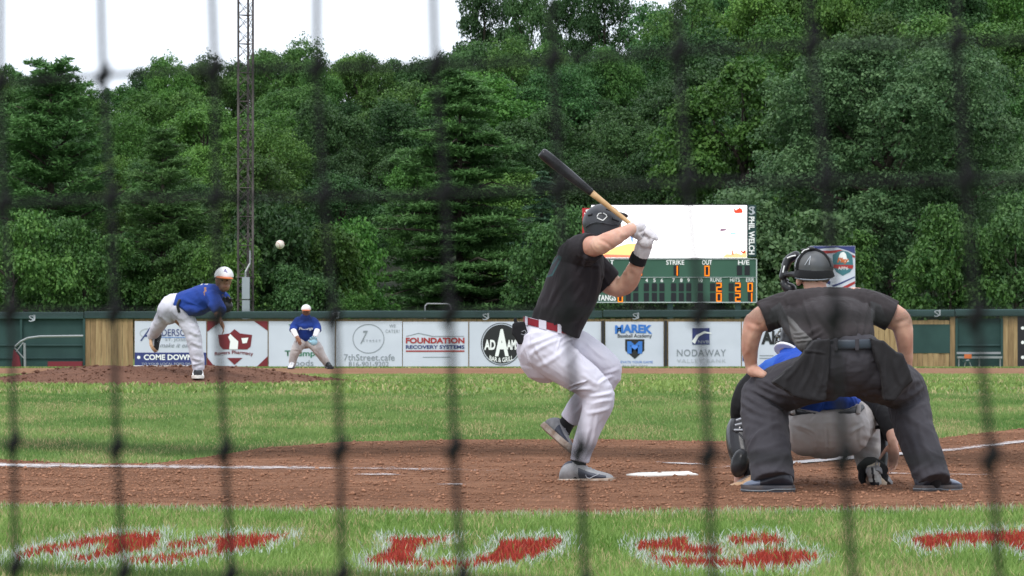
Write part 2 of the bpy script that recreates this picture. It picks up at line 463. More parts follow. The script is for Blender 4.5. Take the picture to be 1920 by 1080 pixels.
def blades(name, X, Y, h, w, ca, cb, painted=False, keep_dirt=True, label=None, lean=.5):
    n = len(X)
    if keep_dirt:
        wob = np.array([edge_wob(x, 1) for x in X]); wob2 = np.array([1.5 * edge_wob(x, 9) for x in X])
        k = (Y < near_e(X) + wob + RNG.exponential(.035, n)) | (Y > far_e(X) + wob2 - RNG.exponential(.035, n))
        X, Y = X[k], Y[k]; n = len(X)
    Z = zground(X, Y)
    pn = np.array([noise.noise(Vector((x * .9, y * .5, 0))) * .6 + noise.noise(Vector((x * 3.1, y * 1.9, 7))) * .45 for x, y in zip(X, Y)])
    dry = np.array([noise.noise(Vector((x * 1.7, y * .8, 20))) for x, y in zip(X, Y)])
    hh = h * RNG.uniform(.45, 1.25, n) * (1 + .35 * pn)
    ang = RNG.uniform(0, 2 * math.pi, n); wx = np.cos(ang) * w / 2; wy = np.sin(ang) * w / 2
    wn_ = RNG.uniform(0, 2 * math.pi, n); ln = hh * RNG.uniform(0, 1, n) ** 1.2 * lean * 1.6
    lx, ly = np.cos(wn_) * ln, np.sin(wn_) * ln
    b0 = np.stack([X - wx, Y - wy, Z - .004], 1); b1 = np.stack([X + wx, Y + wy, Z - .004], 1)
    m0 = np.stack([X - wx * .8 + lx * .35, Y - wy * .8 + ly * .35, Z + hh * .6], 1); m1 = np.stack([X + wx * .8 + lx * .35, Y + wy * .8 + ly * .35, Z + hh * .6], 1)
    tp = np.stack([X + lx, Y + ly, Z + hh], 1)
    V = np.stack([b0, b1, m1, m0, tp], 1).reshape(-1, 3)
    i = np.arange(n) * 5
    F1 = np.stack([i, i + 1, i + 2], 1); F2 = np.stack([i, i + 2, i + 3], 1); F3 = np.stack([i + 3, i + 2, i + 4], 1)
    Fc = np.stack([F1, F2, F3], 1).reshape(-1, 3)
    t = np.clip(RNG.uniform(0, 1, n) * .7 + .75 * pn + .15, 0, 1)[:, None]
    C = np.array(ca) * (1 - t) + np.array(cb) * t
    dr = (RNG.uniform(0, 1, n) < np.clip(.14 + .65 * dry, .03, .6))[:, None]
    C = np.where(dr, np.array([.42, .37, .18]) * RNG.uniform(.7, 1.2, (n, 1)), C)
    if painted:
        px = 960 + X * F / Y; py = HY + F * (CZ - (Z + .02)) / Y
        red = np.zeros(n, bool); dist = np.full(n, 1e9)
        for poly in LET:
            red |= inpoly(px, py, poly); dist = np.minimum(dist, segdist(px, py, poly, 2.6))
        wht = (~red) & (dist < 20 + RNG.normal(0, 11, n)) & (RNG.uniform(0, 1, n) < .62)
        edge = (~red) & (~wht) & (Y > near_e(X) - .30) & (RNG.uniform(0, 1, n) < .45)
        C = np.where((red & (RNG.uniform(0, 1, n) < .93))[:, None], np.array([.36, .042, .028]) * RNG.uniform(.6, 1.35, (n, 1)), C)
        C = np.where(wht[:, None], np.array([.60, .66, .60]) * RNG.uniform(.6, 1.1, (n, 1)), C)
        C = np.where(edge[:, None], np.array([.46, .47, .33]) * RNG.uniform(.6, 1.2, (n, 1)), C)
    C4 = np.concatenate([C, np.ones((n, 1))], 1)
    C4 = np.repeat(C4, 3, 0)
    me = nmesh(name, V, Fc, [M['blade']], attr={'c': ('FLOAT_COLOR', C4)})
    link(name, me, kind='stuff', label=label, cat='grass')
def scatter(n, x0, x1, y0, y1):
    Y = RNG.uniform(y0, y1, n); return RNG.uniform(x0, x1, n) * (Y / y1), Y
X, Y = scatter(150000, -3.3, 3.3, 13.6, 20.6)
blades('painted_grass', X, Y, .048, .0056, (.085, .185, .025), (.27, .385, .11), painted=True, label='long green grass in front with red and white painted team letters')
X, Y = scatter(330000, -5.0, 5.0, 24.5, 37.0)
blades('infield_grass', X, Y, .029, .0065, (.085, .18, .04), (.25, .345, .11), label='mown green infield grass between home plate and mound')
X, Y = scatter(150000, 5.0, 12.0, 24.5, 37.0)
X = np.where(RNG.uniform(0, 1, len(X)) < .5, X, -X)
blades('infield_grass', X, Y, .030, .011, (.085, .18, .04), (.25, .345, .11), label='mown infield grass out beyond both sides of the home plate circle')
X, Y = scatter(150000, -15, 15, 37.0, 66.0)
k = np.hypot((X - MX) / MAX_, Y - MY) > MR - .03
blades('infield_grass', X[k], Y[k], .04, .02, (.12, .20, .05), (.27, .36, .10), keep_dirt=False, label='strip of grass around and beyond the mound', lean=.8)
X, Y = scatter(26000, -15, 15, 82.2, 88)
blades('outfield_grass', X, Y, .03, .03, (.10, .17, .04), (.18, .26, .07), keep_dirt=False, label='thin line of outfield grass below the fence', lean=.8)
# ================================================================ lettering
M['ink_black'] = mat('ink_black', (.02, .02, .022), .6)
M['ink_navy'] = mat('ink_navy', (.035, .045, .16), .6)
M['ink_blue'] = mat('ink_blue', (.04, .16, .50), .6)
M['ink_red'] = mat('ink_red', (.34, .03, .03), .6)
M['ink_maroon'] = mat('ink_maroon', (.16, .018, .025), .6)
M['ink_green'] = mat('ink_green', (.04, .17, .10), .6)
M['ink_grey'] = mat('ink_grey', (.22, .24, .27), .6)
M['ink_lightgrey'] = mat('ink_lightgrey', (.40, .42, .46), .6)
M['ink_white'] = mat('ink_white', (.78, .78, .78), .6)
M['ink_teal'] = mat('ink_teal', (.05, .16, .19), .6)
M['ink_orange'] = mat('ink_orange', (.5, .13, .04), .6)
def lettering(body, box, y, m, parent, off=.012, bold=0.0, shear=0.0, name='lettering', rot90=False, spacing=1.0, depth=.002, arch=0.0):
    """text fitted into box = (x0, x1, top, bottom) in metres (x, x, z, z), standing in the plane y"""
    cu = bpy.data.curves.new('t', 'FONT'); cu.body = body; cu.size = 1; cu.shear = shear; cu.offset = bold
    cu.space_character = spacing; cu.align_x = 'CENTER'; cu.resolution_u = 3
    o = bpy.data.objects.new('t', cu); COL.objects.link(o)
    dg = bpy.context.evaluated_depsgraph_get()
    me = bpy.data.meshes.new_from_object(o.evaluated_get(dg))
    bpy.data.objects.remove(o); bpy.data.curves.remove(cu)
    n = len(me.vertices); a = np.zeros(n * 3, np.float32); me.vertices.foreach_get('co', a); a = a.reshape(-1, 3)
    if rot90: a = np.stack([a[:, 1], -a[:, 0], a[:, 2]], 1)
    mn, mxx = a.min(0), a.max(0)
    x0, x1, zt, zb = box
    u = (a[:, 0] - mn[0]) / max(1e-6, mxx[0] - mn[0]); v = (a[:, 1] - mn[1]) / max(1e-6, mxx[1] - mn[1])
    X = x0 + u * (x1 - x0); Z = zb + v * (zt - zb)
    if arch: Z = Z + arch * (1 - (2 * u - 1) ** 2)
    a = np.stack([X, np.full(n, y - off), Z], 1).astype(np.float32)
    me.vertices.foreach_set('co', a.ravel()); me.update()
    me.materials.clear(); me.materials.append(m)
    return link(name, me, parent)
def rect(x0, x1, zt, zb, y, m, parent, off=.008, name='printed_block', th=.003):
    return MB().box(x0, x1, y - off - th, y - off, zb, zt).build(name, m, parent)
def shape(pts, y, m, parent, off=.008, name='printed_shape', th=.003):
    return MB().prism(pts, y - off - th, y - off).build(name, m, parent)
def circ(cx, cz, rx, rz, n=40, a0=0, a1=360):
    return [(cx + rx * math.cos(math.radians(a0 + (a1 - a0) * i / n)), cz + rz * math.sin(math.radians(a0 + (a1 - a0) * i / n))) for i in range(n if a1 - a0 == 360 else n + 1)]
def ring(cx, cz, rx, rz, w, y, m, parent, off=.008, name='printed_ring', a0=0, a1=360, n=44):
    o, i = circ(cx, cz, rx, rz, n, a0, a1), circ(cx, cz, rx - w, rz - w, n, a0, a1)
    k = len(o); V = [(x, y - off, z) for x, z in o] + [(x, y - off, z) for x, z in i]
    Fc = [(j, (j + 1) % k, (j + 1) % k + k, j + k) for j in range(k if a1 - a0 == 360 else k - 1)]
    return link(name, nmesh(name, V, Fc, [m]), parent)

# ================================================================ outfield fence
FY = 120.0
fx = lambda p: (p - 960) * FY / F
fz = lambda p: CZ + (HY - p) * FY / F
M['fence_green'] = mat('fence_green', (.017, .045, .042), .7, (.024, .06, .055), 1.5)
M['cap_green'] = mat('padded_cap_green', (.030, .064, .064), .6, (.040, .082, .080), 1.2)
M['board'] = mat('weathered_boards', (.26, .17, .085), .9, (.36, .25, .13), 3, .4, 30, stretch=(6, 6, .7))
M['board2'] = mat('darker_boards', (.20, .13, .065), .9, (.29, .19, .10), 3, .4, 30, stretch=(6, 6, .7))
M['vinyl'] = mat('white_vinyl', (.50, .52, .60), .5, (.55, .57, .65), .8, .25, 1.5, bdist=.03)
M['pipe'] = mat('galvanised_pipe', (.27, .28, .29), .45, metal=.5)
M['darkpost'] = mat('dark_post', (.03, .028, .03), .8)
fence = empty('outfield_fence', (0, FY, -.5), label='long outfield fence of boards with a dark green padded top rail', cat='fence')
sl = 5.0 / 1920
for i, (a, b) in enumerate([(-760, -300), (-300, 158), (158, 620), (620, 1130), (1130, 1420), (1420, 1790), (1790, 2250), (2250, 2700)]):
    zt = fz(585 - (a + 300) * .0025)
    mb = MB(); mb.box(fx(a) + .01, fx(b) - .01, FY - .10, FY + .10, zt - .21, zt)
    mb.build('top_pad', M['cap_green'], fence, bevel=.03)
# planks: single boards where they can be told apart
prot = None
def planks(p0, p1, top, bot, w=.16, y=FY - .02, parent=None):
    global prot
    x = fx(p0)
    while x < fx(p1) - .03:
        ww = min(w, fx(p1) - x) - .008
        mb = MB(); j = random.uniform(-.012, .012)
        mb.box(x, x + ww, y + j - .01, y + j + .012, bot, top + random.uniform(-.012, .012))
        mb.build('board', random.choice([M['board'], M['board'], M['board2']]), parent or fence)
        x += w
planks(160, 252, fz(597), -.56)
planks(1598, 1710, fz(599), -.56)
planks(1710, 1781, fz(600), fz(608))
planks(1710, 1781, fz(662), -.56)
planks(1781, 1791, fz(594), -.56)
planks(1880, 1908, fz(592), -.56)
# the strip of board tops over the banners: too small to pick apart
mb = MB(); x = fx(252)
while x < fx(1598):
    j = random.uniform(-.01, .01); mb.box(x, x + .15, FY + j, FY + j + .02, -.56, fz(597.5) + random.uniform(-.01, .01)); x += .16
mb.build('board_tops', M['board'], fence, kind='stuff')
# green sections
for a, b in ((-760, 158), (1793, 1878), (1925, 2700)):
    MB().box(fx(a), fx(b), FY + .03, FY + .08, -.56, fz(597)).build('green_panel', M['fence_green'], fence)
MB().box(fx(1711), fx(1781), FY - .05, FY - .02, fz(662), fz(608)).build('green_panel', M['fence_green'], fence)
for px in (1793, 1878, -60, 40, 158):
    MB().box(fx(px) - .035, fx(px) + .035, FY - .08, FY + .02, -.56, fz(597)).build('post', M['fence_green'], fence)
for a, b in ((-760, 158), (1793, 1878)):
    MB().box(fx(a), fx(b), FY - .02, FY + .02, fz(648), fz(646)).build('rail', M['cap_green'], fence)
MB().box(fx(-200), fx(158), FY - .02, FY + .02, fz(672), fz(671)).build('rail', M['cap_green'], fence)
# little interlaced letters on the top pad
def si_logo(px, py):
    lettering('S', (fx(px - 6), fx(px + 3), fz(py - 6), fz(py + 6)), FY - .10, M['ink_lightgrey'], fence, off=.012, name='pad_emblem')
    lettering('J', (fx(px - 2), fx(px + 6), fz(py - 7), fz(py + 5)), FY - .10, M['ink_lightgrey'], fence, off=.013, name='pad_emblem')
for p, q in ((61, 597), (630, 592), (911, 594), (1192, 593), (1757, 588)): si_logo(p, q)

# ---- banners
def banner(p0, p1, top, bot, label, m=None, Y=FY - .045):
    x0, x1, z0, z1 = fx(p0), fx(p1), fz(bot), fz(top)
    nx, nz = 24, 14; V = []; Fc = []
    for side in (0, 1):
        for j in range(nz + 1):
            for i in range(nx + 1):
                x = x0 + (x1 - x0) * i / nx; z = z0 + (z1 - z0) * j / nz
                V.append((x, Y + .004 * noise.noise(Vector((x * 2.1, z * 3.5, 0))) + side * .006, z))
    q = (nx + 1) * (nz + 1)
    for j in range(nz):
        for i in range(nx):
            a = j * (nx + 1) + i
            Fc.append((a, a + 1, a + nx + 2, a + nx + 1)); Fc.append((q + a, q + a + nx + 1, q + a + nx + 2, q + a + 1))
    me = nmesh('banner', V, np.array(Fc), [m or M['vinyl']], smooth=True)
    o = link('banner', me, label=label, cat='banner', group='advertising banners along the outfield fence')
    return o
BY = FY - .045
def L(b, s, x0, x1, t, bt, m, **k): return lettering(s, (fx(x0), fx(x1), fz(t), fz(bt)), BY, M[m], b, off=.014, **k)
def R(b, x0, x1, t, bt, m, off=.009): return rect(fx(x0), fx(x1), fz(t), fz(bt), BY, M[m], b, off=off)
def S(b, pts, m, off=.009): return shape([(fx(x), fz(y)) for x, y in pts], BY, M[m], b, off=off)
b = banner(253, 387, 602, 687, 'white and navy banner reading ANDERSON with COME DOWN block behind the pitcher')
R(b, 253, 387, 661, 687, 'ink_navy')
L(b, 'COME DOWN', 270, 362, 664.5, 675, 'ink_white', bold=.03); L(b, 'TO YOUR LOCAL FORD DEALER', 266, 374, 680, 684.5, 'ink_lightgrey')
ring(fx(260.5), fz(670), .05, .05, .05, BY, M['ink_white'], b, off=.013)
L(b, 'A', 263, 284, 613, 639, 'ink_navy', shear=.5); L(b, 'ANDERSON', 281, 360, 617, 630, 'ink_navy', bold=.005)
ring(fx(277), fz(625), .24, .15, .035, BY, M['ink_lightgrey'], b, a0=20, a1=230); R(b, 300, 362, 632, 633, 'ink_blue')
L(b, 'ST. JOSEPH', 310, 362, 634, 641, 'ink_grey'); L(b, 'make it easy', 300, 364, 643, 654, 'ink_grey', shear=.4)
b = banner(389, 502, 602, 687, 'white banner with maroon corners and shield reading Rogers Pharmacy')
S(b, [(389, 602), (414, 602), (389, 622)], 'ink_maroon'); S(b, [(502, 602), (477, 602), (502, 620)], 'ink_maroon')
S(b, [(389, 687), (389, 670), (402, 687)], 'ink_maroon'); S(b, [(502, 687), (502, 668), (482, 687)], 'ink_maroon')
S(b, [(440, 617), (450, 625), (473, 628), (470, 650), (464, 655), (418, 655), (412, 648), (409, 628), (431, 625)], 'ink_maroon')
S(b, [(432, 626), (438, 632), (447, 640), (446, 655), (430, 655), (432, 640), (428, 632)], 'ink_white', .0135)
S(b, [(453, 634), (466, 633), (463, 643), (455, 644)], 'ink_white', .0135)
L(b, 'Rx', 434, 444, 641, 651, 'ink_maroon')
L(b, 'Rogers Pharmacy', 403, 475, 660, 669, 'ink_maroon', arch=.05, bold=.02)
S(b, [(426, 671), (455, 671), (440, 684)], 'ink_maroon')
b = banner(504, 628, 602, 687, 'white banner reading Triumph Foods in green and grey behind the crouching infielder')
S(b, [(541, 608), (570, 608), (556, 622)], 'ink_green')
L(b, 'Triumph', 534, 600, 657, 671, 'ink_green', bold=.02); L(b, 'Foods', 545, 588, 675, 686, 'ink_grey')
b = banner(630, 754, 602, 687, 'white banner with a thin circle reading 7thStreet.cafe and a phone number')
ring(fx(691), fz(635), .475, .44, .022, BY, M['ink_grey'], b)
L(b, '7', 676, 690, 620, 645, 'ink_grey', shear=.5); L(b, 'STREET', 681, 714, 637, 641, 'ink_grey', spacing=1.6)
L(b, 'WE', 730, 742, 608, 614, 'ink_grey'); L(b, 'CATER!', 723, 749, 618, 624, 'ink_grey', spacing=1.3)
L(b, '7thStreet.cafe', 645, 740, 664, 676, 'ink_grey'); L(b, '816-901-9202', 654, 729, 678, 687, 'ink_grey')
b = banner(755.5, 878, 603, 687, 'white banner reading FOUNDATION RECOVERY SYSTEMS in red and navy')
S(b, [(762, 630), (785, 624), (812, 630), (870, 630), (870, 631), (811, 631), (785, 625.2), (762, 631)], 'ink_grey')
L(b, 'FOUNDATION', 761, 871, 633, 644, 'ink_red', bold=.04); L(b, 'RECOVERY SYSTEMS', 761, 871, 647, 654, 'ink_navy', bold=.03)
R(b, 761, 871, 657, 659.5, 'ink_red'); R(b, 793, 845, 669, 670, 'ink_grey')
b = banner(880, 1127, 603, 687, 'white banner with round black badge reading ADAMS BAR & GRILL behind the batter')
S(b, [(940 + 35 * math.cos(t * math.pi / 24), 645 + 36.5 * math.sin(t * math.pi / 24)) for t in range(48)], 'ink_black')
ring(fx(940), fz(645), .61, .635, .02, BY, M['ink_black'], b, off=.010)
L(b, 'A', 928, 954, 617, 668, 'ink_white', bold=.05); L(b, 'AD', 908, 929, 637, 656, 'ink_white', bold=.04); L(b, 'AMS', 950, 973, 637, 656, 'ink_white', bold=.04)
L(b, 'BAR & GRILL', 918, 962, 666, 675, 'ink_white', arch=-.07, bold=.02)
L(b, 'Home', 1084, 1119, 636, 646, 'ink_black', bold=.03)
b = banner(1135, 1244, 603, 687, 'white banner reading MAREK Baseball Academy with blue letter M shield')
L(b, 'MAREK', 1153, 1223, 610, 626, 'ink_blue', bold=.05, arch=.03); L(b, 'Baseball Academy', 1158, 1222, 626, 635, 'ink_black', bold=.01)
S(b, [(1172, 636), (1208, 636), (1208, 657), (1190, 673), (1172, 657)], 'ink_black'); L(b, 'M', 1176, 1204, 640, 663, 'ink_blue', bold=.06)
L(b, 'ELEVATE YOUR GAME', 1157, 1224, 676.5, 681, 'ink_blue'); L(b, '816-752-2264', 1167, 1214, 684, 686.8, 'ink_grey')
b = banner(1253, 1389, 603, 687, 'white banner reading NODAWAY VALLEY BANK with navy square emblem')
R(b, 1298, 1330, 615, 646, 'ink_navy')
S(b, [(1297, 640), (1306, 628), (1320, 621), (1334, 624), (1334, 626), (1321, 625), (1310, 631), (1303, 645)], 'ink_white', .013)
L(b, 'NVB', 1309, 1329, 638, 644, 'ink_lightgrey'); L(b, 'NODAWAY', 1269, 1361, 655, 668, 'ink_grey', spacing=1.1, bold=.005); L(b, 'VALLEY BANK', 1269, 1361, 673, 680, 'ink_lightgrey', spacing=1.2)
b = banner(1391, 1596, 603, 687, 'white banner reading Altec between the batter and the crouching umpire')
L(b, 'Altec', 1427, 1486, 620, 646, 'ink_black', bold=.05); R(b, 1392, 1398, 665, 677, 'ink_navy'); R(b, 1424, 1450, 666, 667.2, 'ink_grey'); R(b, 1424, 1452, 671, 672.2, 'ink_grey')
b = banner(1908, 2010, 592, 687, 'black banner with a column of white dots at the right edge', m=mat('black_vinyl', (.018, .016, .02), .5))
for q in (615, 642, 670): ring(fx(1917), fz(q), .05, .05, .05, BY, M['ink_white'], b, off=.012)
for px in (1130.5, 1248):
    MB().box(fx(px) - .04, fx(px) + .04, FY - .11, FY - .035, -.56, fz(601)).build('banner_post', M['darkpost'], fence)
for px in (388, 503, 629, 878.8):
    MB().box(fx(px) - .006, fx(px) + .006, FY - .06, FY - .035, -.56, fz(601)).build('banner_edge', M['board2'], fence)

# ---- bullpen things at the left and right
red_pad = mat('maroon_pad', (.16, .02, .03), .7)
t = empty('bullpen_frame', (fx(70), FY - .7, -.4), label='curved grey pipe frame with maroon pad in front of the green fence at left', cat='frame')
Y2 = FY - .7; g2 = lambda px, py: Vector(((px - 960) * Y2 / F, Y2, CZ + (HY - py) * Y2 / F))
MB().path([g2(28, 650), g2(38, 641), g2(52, 634), g2(75, 631), g2(156, 630)], .035).build('top_pipe', M['pipe'], t)
MB().bar(g2(46, 643), g2(47, 690), .04).build('leg', M['pipe'], t)
MB().bar(g2(27, 652), g2(45, 672), .02).build('brace', M['pipe'], t)
MB().path([g2(30, 660), g2(44, 642)], .02).build('brace', M['pipe'], t)
MB().prism([(g2(22, 0).x, -.45), (g2(40, 0).x, -.45), (g2(36, 0).x, CZ + (HY - 668) * Y2 / F), (g2(26, 0).x, CZ + (HY - 655) * Y2 / F)], Y2 - .05, Y2 + .1).build('pad', red_pad, t)
MB().box(g2(88, 0).x, g2(152, 0).x, Y2 + .2, Y2 + .5, -.5, CZ + (HY - 678) * Y2 / F).build('pad', red_pad, t)
t = empty('bench', (fx(1840), FY - .5, -.5), label='silver aluminium bench behind the green opening at right', cat='bench')
Y2 = FY - .5
MB().box(g2(1795, 0).x, g2(1878, 0).x, Y2 - .15, Y2 + .15, CZ + (HY - 672) * Y2 / F, CZ + (HY - 668) * Y2 / F).build('seat', M['pipe'], t)
MB().box(g2(1795, 0).x, g2(1878, 0).x, Y2 + .17, Y2 + .2, CZ + (HY - 664) * Y2 / F, CZ + (HY - 660) * Y2 / F).build('backrest', M['pipe'], t)
for p in (1798, 1836, 1875): MB().bar(g2(p, 672), g2(p, 691), .025).build('leg', M['pipe'], t)
t = empty('folding_chair', (fx(1815), FY - .9, -.5), label='small folding chair with red back in front of the bench', cat='chair')
Y2 = FY - .9
MB().box(g2(1808, 0).x, g2(1822, 0).x, Y2, Y2 + .03, CZ + (HY - 672) * Y2 / F, CZ + (HY - 664) * Y2 / F).build('backrest', M['ink_orange'], t)
MB().box(g2(1804, 0).x, g2(1819, 0).x, Y2 - .3, Y2, CZ + (HY - 678) * Y2 / F, CZ + (HY - 676) * Y2 / F).build('seat', M['fence_green'], t)
MB().path([g2(1808, 688), g2(1811, 677), g2(1816, 675), g2(1821, 688)], .02).build('frame', M['pipe'], t)

# portable pipe frame over the fence
t = empty('pipe_screen', (fx(821), FY + 1.2, -.5), label='light pipe screen frame sticking up behind the fence cap', cat='screen')
Y2 = FY + 1.2
MB().path([g2(796, 690), g2(797, 574), g2(801, 569.5), g2(841, 570), g2(846, 575), g2(846, 690)], .022).build('frame', M['pipe'], t)

# ================================================================ lattice tower
t = empty('lattice_tower', (fx(460), 128, -.5), label='tall brown steel lattice mast rising out of the picture at left', cat='tower')
TY = 128.0; tw = lambda px: (px - 960) * TY / F
M['rust'] = mat('weathered_steel', (.040, .032, .032), .7, (.12, .10, .10), 2.5, stretch=(1, 1, .6), ramp=(.4, .7))
xl, xr_ = tw(446.5), tw(474); yb = TY + .45; xm = (xl + xr_) / 2
C3 = [Vector((xl, TY, -.5)), Vector((xr_, TY, -.5)), Vector((xm + .05, yb, -.5))]
for c in C3: MB().bar(c, c + Vector((0, 0, 16)), .036).build('upright', M['rust'], t)
z = -.3; k = 0
while z < 15:
    for i in range(3):
        a, c = C3[i], C3[(i + 1) % 3]
        mb = MB()
        mb.bar((a.x, a.y, z), (c.x, c.y, z + .42), .010, 5); mb.bar((c.x, c.y, z), (a.x, a.y, z + .42), .010, 5)
        mb.build('lattice_brace', M['rust'], t)
        if k % 2 == 0: MB().bar((a.x, a.y, z - .02), (c.x, c.y, z - .02), .016, 5).build('lattice_ring', M['rust'], t)
    z += .46; k += 1
box_m = mat('grey_cabinet', (.24, .27, .30), .5, (.28, .31, .34), 2)
zc = lambda py: CZ + (HY - py) * TY / F
c = empty('electrical_cabinet', (tw(462), TY - .25, zc(600)), label='pale grey electrical cabinet strapped to the foot of the lattice mast', cat='cabinet')
MB().box(tw(455), tw(469), TY - .35, TY - .06, zc(561), zc(520)).build('upper_box', box_m, c, bevel=.01)
MB().box(tw(455), tw(469), TY - .33, TY - .06, zc(602), zc(563)).build('lower_box', box_m, c, bevel=.01)
MB().path([(tw(461), TY - .2, zc(520)), (tw(461), TY - .2, zc(510)), (tw(469), TY - .1, zc(494)), (tw(469), TY - .1, zc(470))], .03).build('conduit', M['pipe'], c)
for q in (519, 562): MB().box(tw(442), tw(478), TY - .06, TY - .03, zc(q + 1.5), zc(q)).build('bracket', M['rust'], c)

# ================================================================ scoreboard
SY = 127.0; sx = lambda p: (p - 960) * SY / F; sz = lambda p: CZ + (HY - p) * SY / F
sb = empty('scoreboard', (sx(1257), SY, -.5), label='dark green baseball scoreboard with orange digits below a glowing video screen', cat='scoreboard')
M['board_green'] = mat('scoreboard_green', (.035, .095, .065), .55, (.042, .11, .075), 1)
M['dark_cell'] = mat('dark_digit_cell', (.012, .014, .018), .35)
M['white_frame'] = mat('white_trim', (.42, .47, .47), .5)
def emis(name, c, s): 
    m = bpy.data.materials.new(name); m.use_nodes = True; n = m.node_tree.nodes; n.clear()
    e = n.new('ShaderNodeEmission'); e.inputs[0].default_value = (*c, 1); e.inputs[1].default_value = s
    o = n.new('ShaderNodeOutputMaterial'); m.node_tree.links.new(e.outputs[0], o.inputs[0]); return m
M['led'] = emis('led_orange', (1, .115, .006), 1.15)
M['led_core'] = emis('led_yellow', (1, .50, .03), 1.1)
MB().box(sx(1098), sx(1419), SY, SY + .35, sz(567), sz(485)).build('cabinet', M['board_green'], sb, bevel=.01)
for (a, b_, c_, d_) in ((1098, 1419, 484.5, 486), (1098, 1419, 566, 567.8), (1417.5, 1419.5, 485, 567), (1098, 1419, 519.5, 520.3)):
    MB().box(sx(a), sx(b_), SY - .03, SY - .002, sz(d_), sz(c_)).build('trim', M['white_frame'], sb)
for px in (1110, 1257, 1384): MB().box(sx(px) - .09, sx(px) + .09, SY + .05, SY + .3, -.5, sz(567.5)).build('post', M['fence_green'], sb)
def sl_(s, x0, x1, t_, b_, m='ink_white', **k): return lettering(s, (sx(x0), sx(x1), sz(t_), sz(b_)), SY, M[m], sb, off=.012, **k)
for s, a, b_ in (('AT BAT', 1112, 1151, ), ('BALL', 1180, 1208), ('STRIKE', 1249, 1283), ('OUT', 1316, 1335), ('H/E', 1384, 1405)): sl_(s, a, b_, 487.5, 496.5, bold=.02)
for s, px in zip('123456789', (1163, 1178, 1193, 1212.5, 1227, 1241, 1263, 1277.5, 1291)): sl_(s, px - 2.3, px + 2.3, 522, 529, bold=.01)
sl_('10', 1310, 1317, 522, 529); sl_('RUNS', 1332, 1353, 521, 528.5); sl_('HITS', 1369, 1387, 521, 528.5); sl_('ERR', 1399, 1414, 521, 528.5)
sl_('MUSTANGS', 1100, 1155, 553, 564, bold=.03); sl_('GUEST', 1104, 1146, 534, 545, bold=.03)
def cell(px, t_, b_, w=9.6): MB().box(sx(px - w / 2), sx(px + w / 2), SY - .014, SY - .002, sz(b_), sz(t_)).build('digit_window', M['dark_cell'], sb)
SEG = {'0': 'abcdef', '1': 'bc', '2': 'abged'}
def digit(ch, px, t_, b_, w=9.5):
    x0, x1 = px - w / 2 + 1, px + w / 2 - 1; zm = (t_ + b_) / 2; t_ += 1.2; b_ -= 1.2
    s = {'a': ((x0, t_), (x1, t_)), 'b': ((x1, t_), (x1, zm)), 'c': ((x1, zm), (x1, b_)), 'd': ((x0, b_), (x1, b_)), 'e': ((x0, zm), (x0, b_)), 'f': ((x0, t_), (x0, zm)), 'g': ((x0, zm), (x1, zm))}
    mb = MB()
    for c_ in SEG[ch]:
        (ax, az), (bx, bz) = s[c_]; h, g = 1.15, .45
        mb.box(sx(min(ax, bx) - h), sx(max(ax, bx) + h), SY - .030, SY - .016, sz(max(az, bz) + h), sz(min(az, bz) - h), 0)
        mb.box(sx(min(ax, bx) - g), sx(max(ax, bx) + g), SY - .036, SY - .0305, sz(max(az, bz) + g), sz(min(az, bz) - g), 1)
    mb.build('digit', [M['led'], M['led_core']], sb)
for px in (1163, 1178, 1192, 1212, 1227, 1241, 1263, 1277.5, 1291.5, 1313, 1336, 1371, 1407):
    cell(px, 531, 546); cell(px, 549, 565)
for px in (1348, 1383.5): cell(px, 531, 546); cell(px, 549, 565)
for px in (1268, 1199, 1386.5, 1401, 1325.5): cell(px, 498, 516, 10)
digit('0', 1199, 498, 517); digit('1', 1266, 498, 517); digit('0', 1325.5, 498, 518)
digit('2', 1348, 530, 547, 10); digit('2', 1383.5, 530, 547, 10); digit('0', 1406.5, 530, 547)
digit('0', 1348, 549, 566, 10); digit('2', 1383.5, 549, 566, 10); digit('1', 1407, 549, 566, 7); digit('0', 1163, 550, 567)
# video screen and the side boards
vs_ = empty('video_screen', (sx(1257), SY, sz(484)), label='bright white LED video screen above the scoreboard', cat='screen')
M['led_white'] = emis('led_white', (1, .99, 1), 2.0)
MB().box(sx(1108), sx(1402), SY + .02, SY + .3, sz(484), sz(383)).build('cabinet', M['dark_cell'], vs_)
MB().box(sx(1109), sx(1400.5), SY - .012, SY + .018, sz(483.5), sz(385)).build('display', M['led_white'], vs_)
def vp(pts, c, s, off=.02, nm='display_picture'): return shape([(sx(x), sz(y)) for x, y in pts], SY, emis('led_picture', c, s), vs_, off=off, name=nm)
vp([(1120, 482.5), (1155, 463), (1176, 457), (1192, 456), (1192, 483)], (1, .66, .25), 1.3)
vp([(1120, 483), (1135, 477), (1190, 479), (1190, 483)], (1, .25, .16), 1.2, .026)
vp([(1181, 441), (1187, 444), (1187, 454), (1184, 454)], (.3, .5, 1), 1.0, .026)
vp([(1354, 483), (1362, 476), (1372, 477), (1380, 474), (1390, 477), (1400, 470), (1400, 483)], (1, .62, .3), 1.2)
vp([(1371, 478), (1374, 463), (1376, 478)], (1, .35, .2), 1.0, .026)
vp([(1385, 464), (1393, 472), (1399, 466), (1397, 475), (1391, 475)], (.75, .12, .05), 1, .026)
vp([(1348, 432), (1353, 428), (1362, 429), (1362, 432), (1354, 434)], (.35, .22, .3), 1, .02)
vp([(1367, 435), (1380, 437), (1380, 440), (1370, 439)], (.45, .85, 1), 1.0, .02)
vp([(1376, 390), (1380, 394), (1387, 389), (1392, 393), (1393, 399), (1386, 400), (1379, 400), (1376, 397)], (.85, .1, .05), 1, .02)
s2 = empty('side_sign', (sx(1410), SY, sz(480)), label='narrow dark teal sign reading PHIL WELCH down the right of the screen', cat='sign')
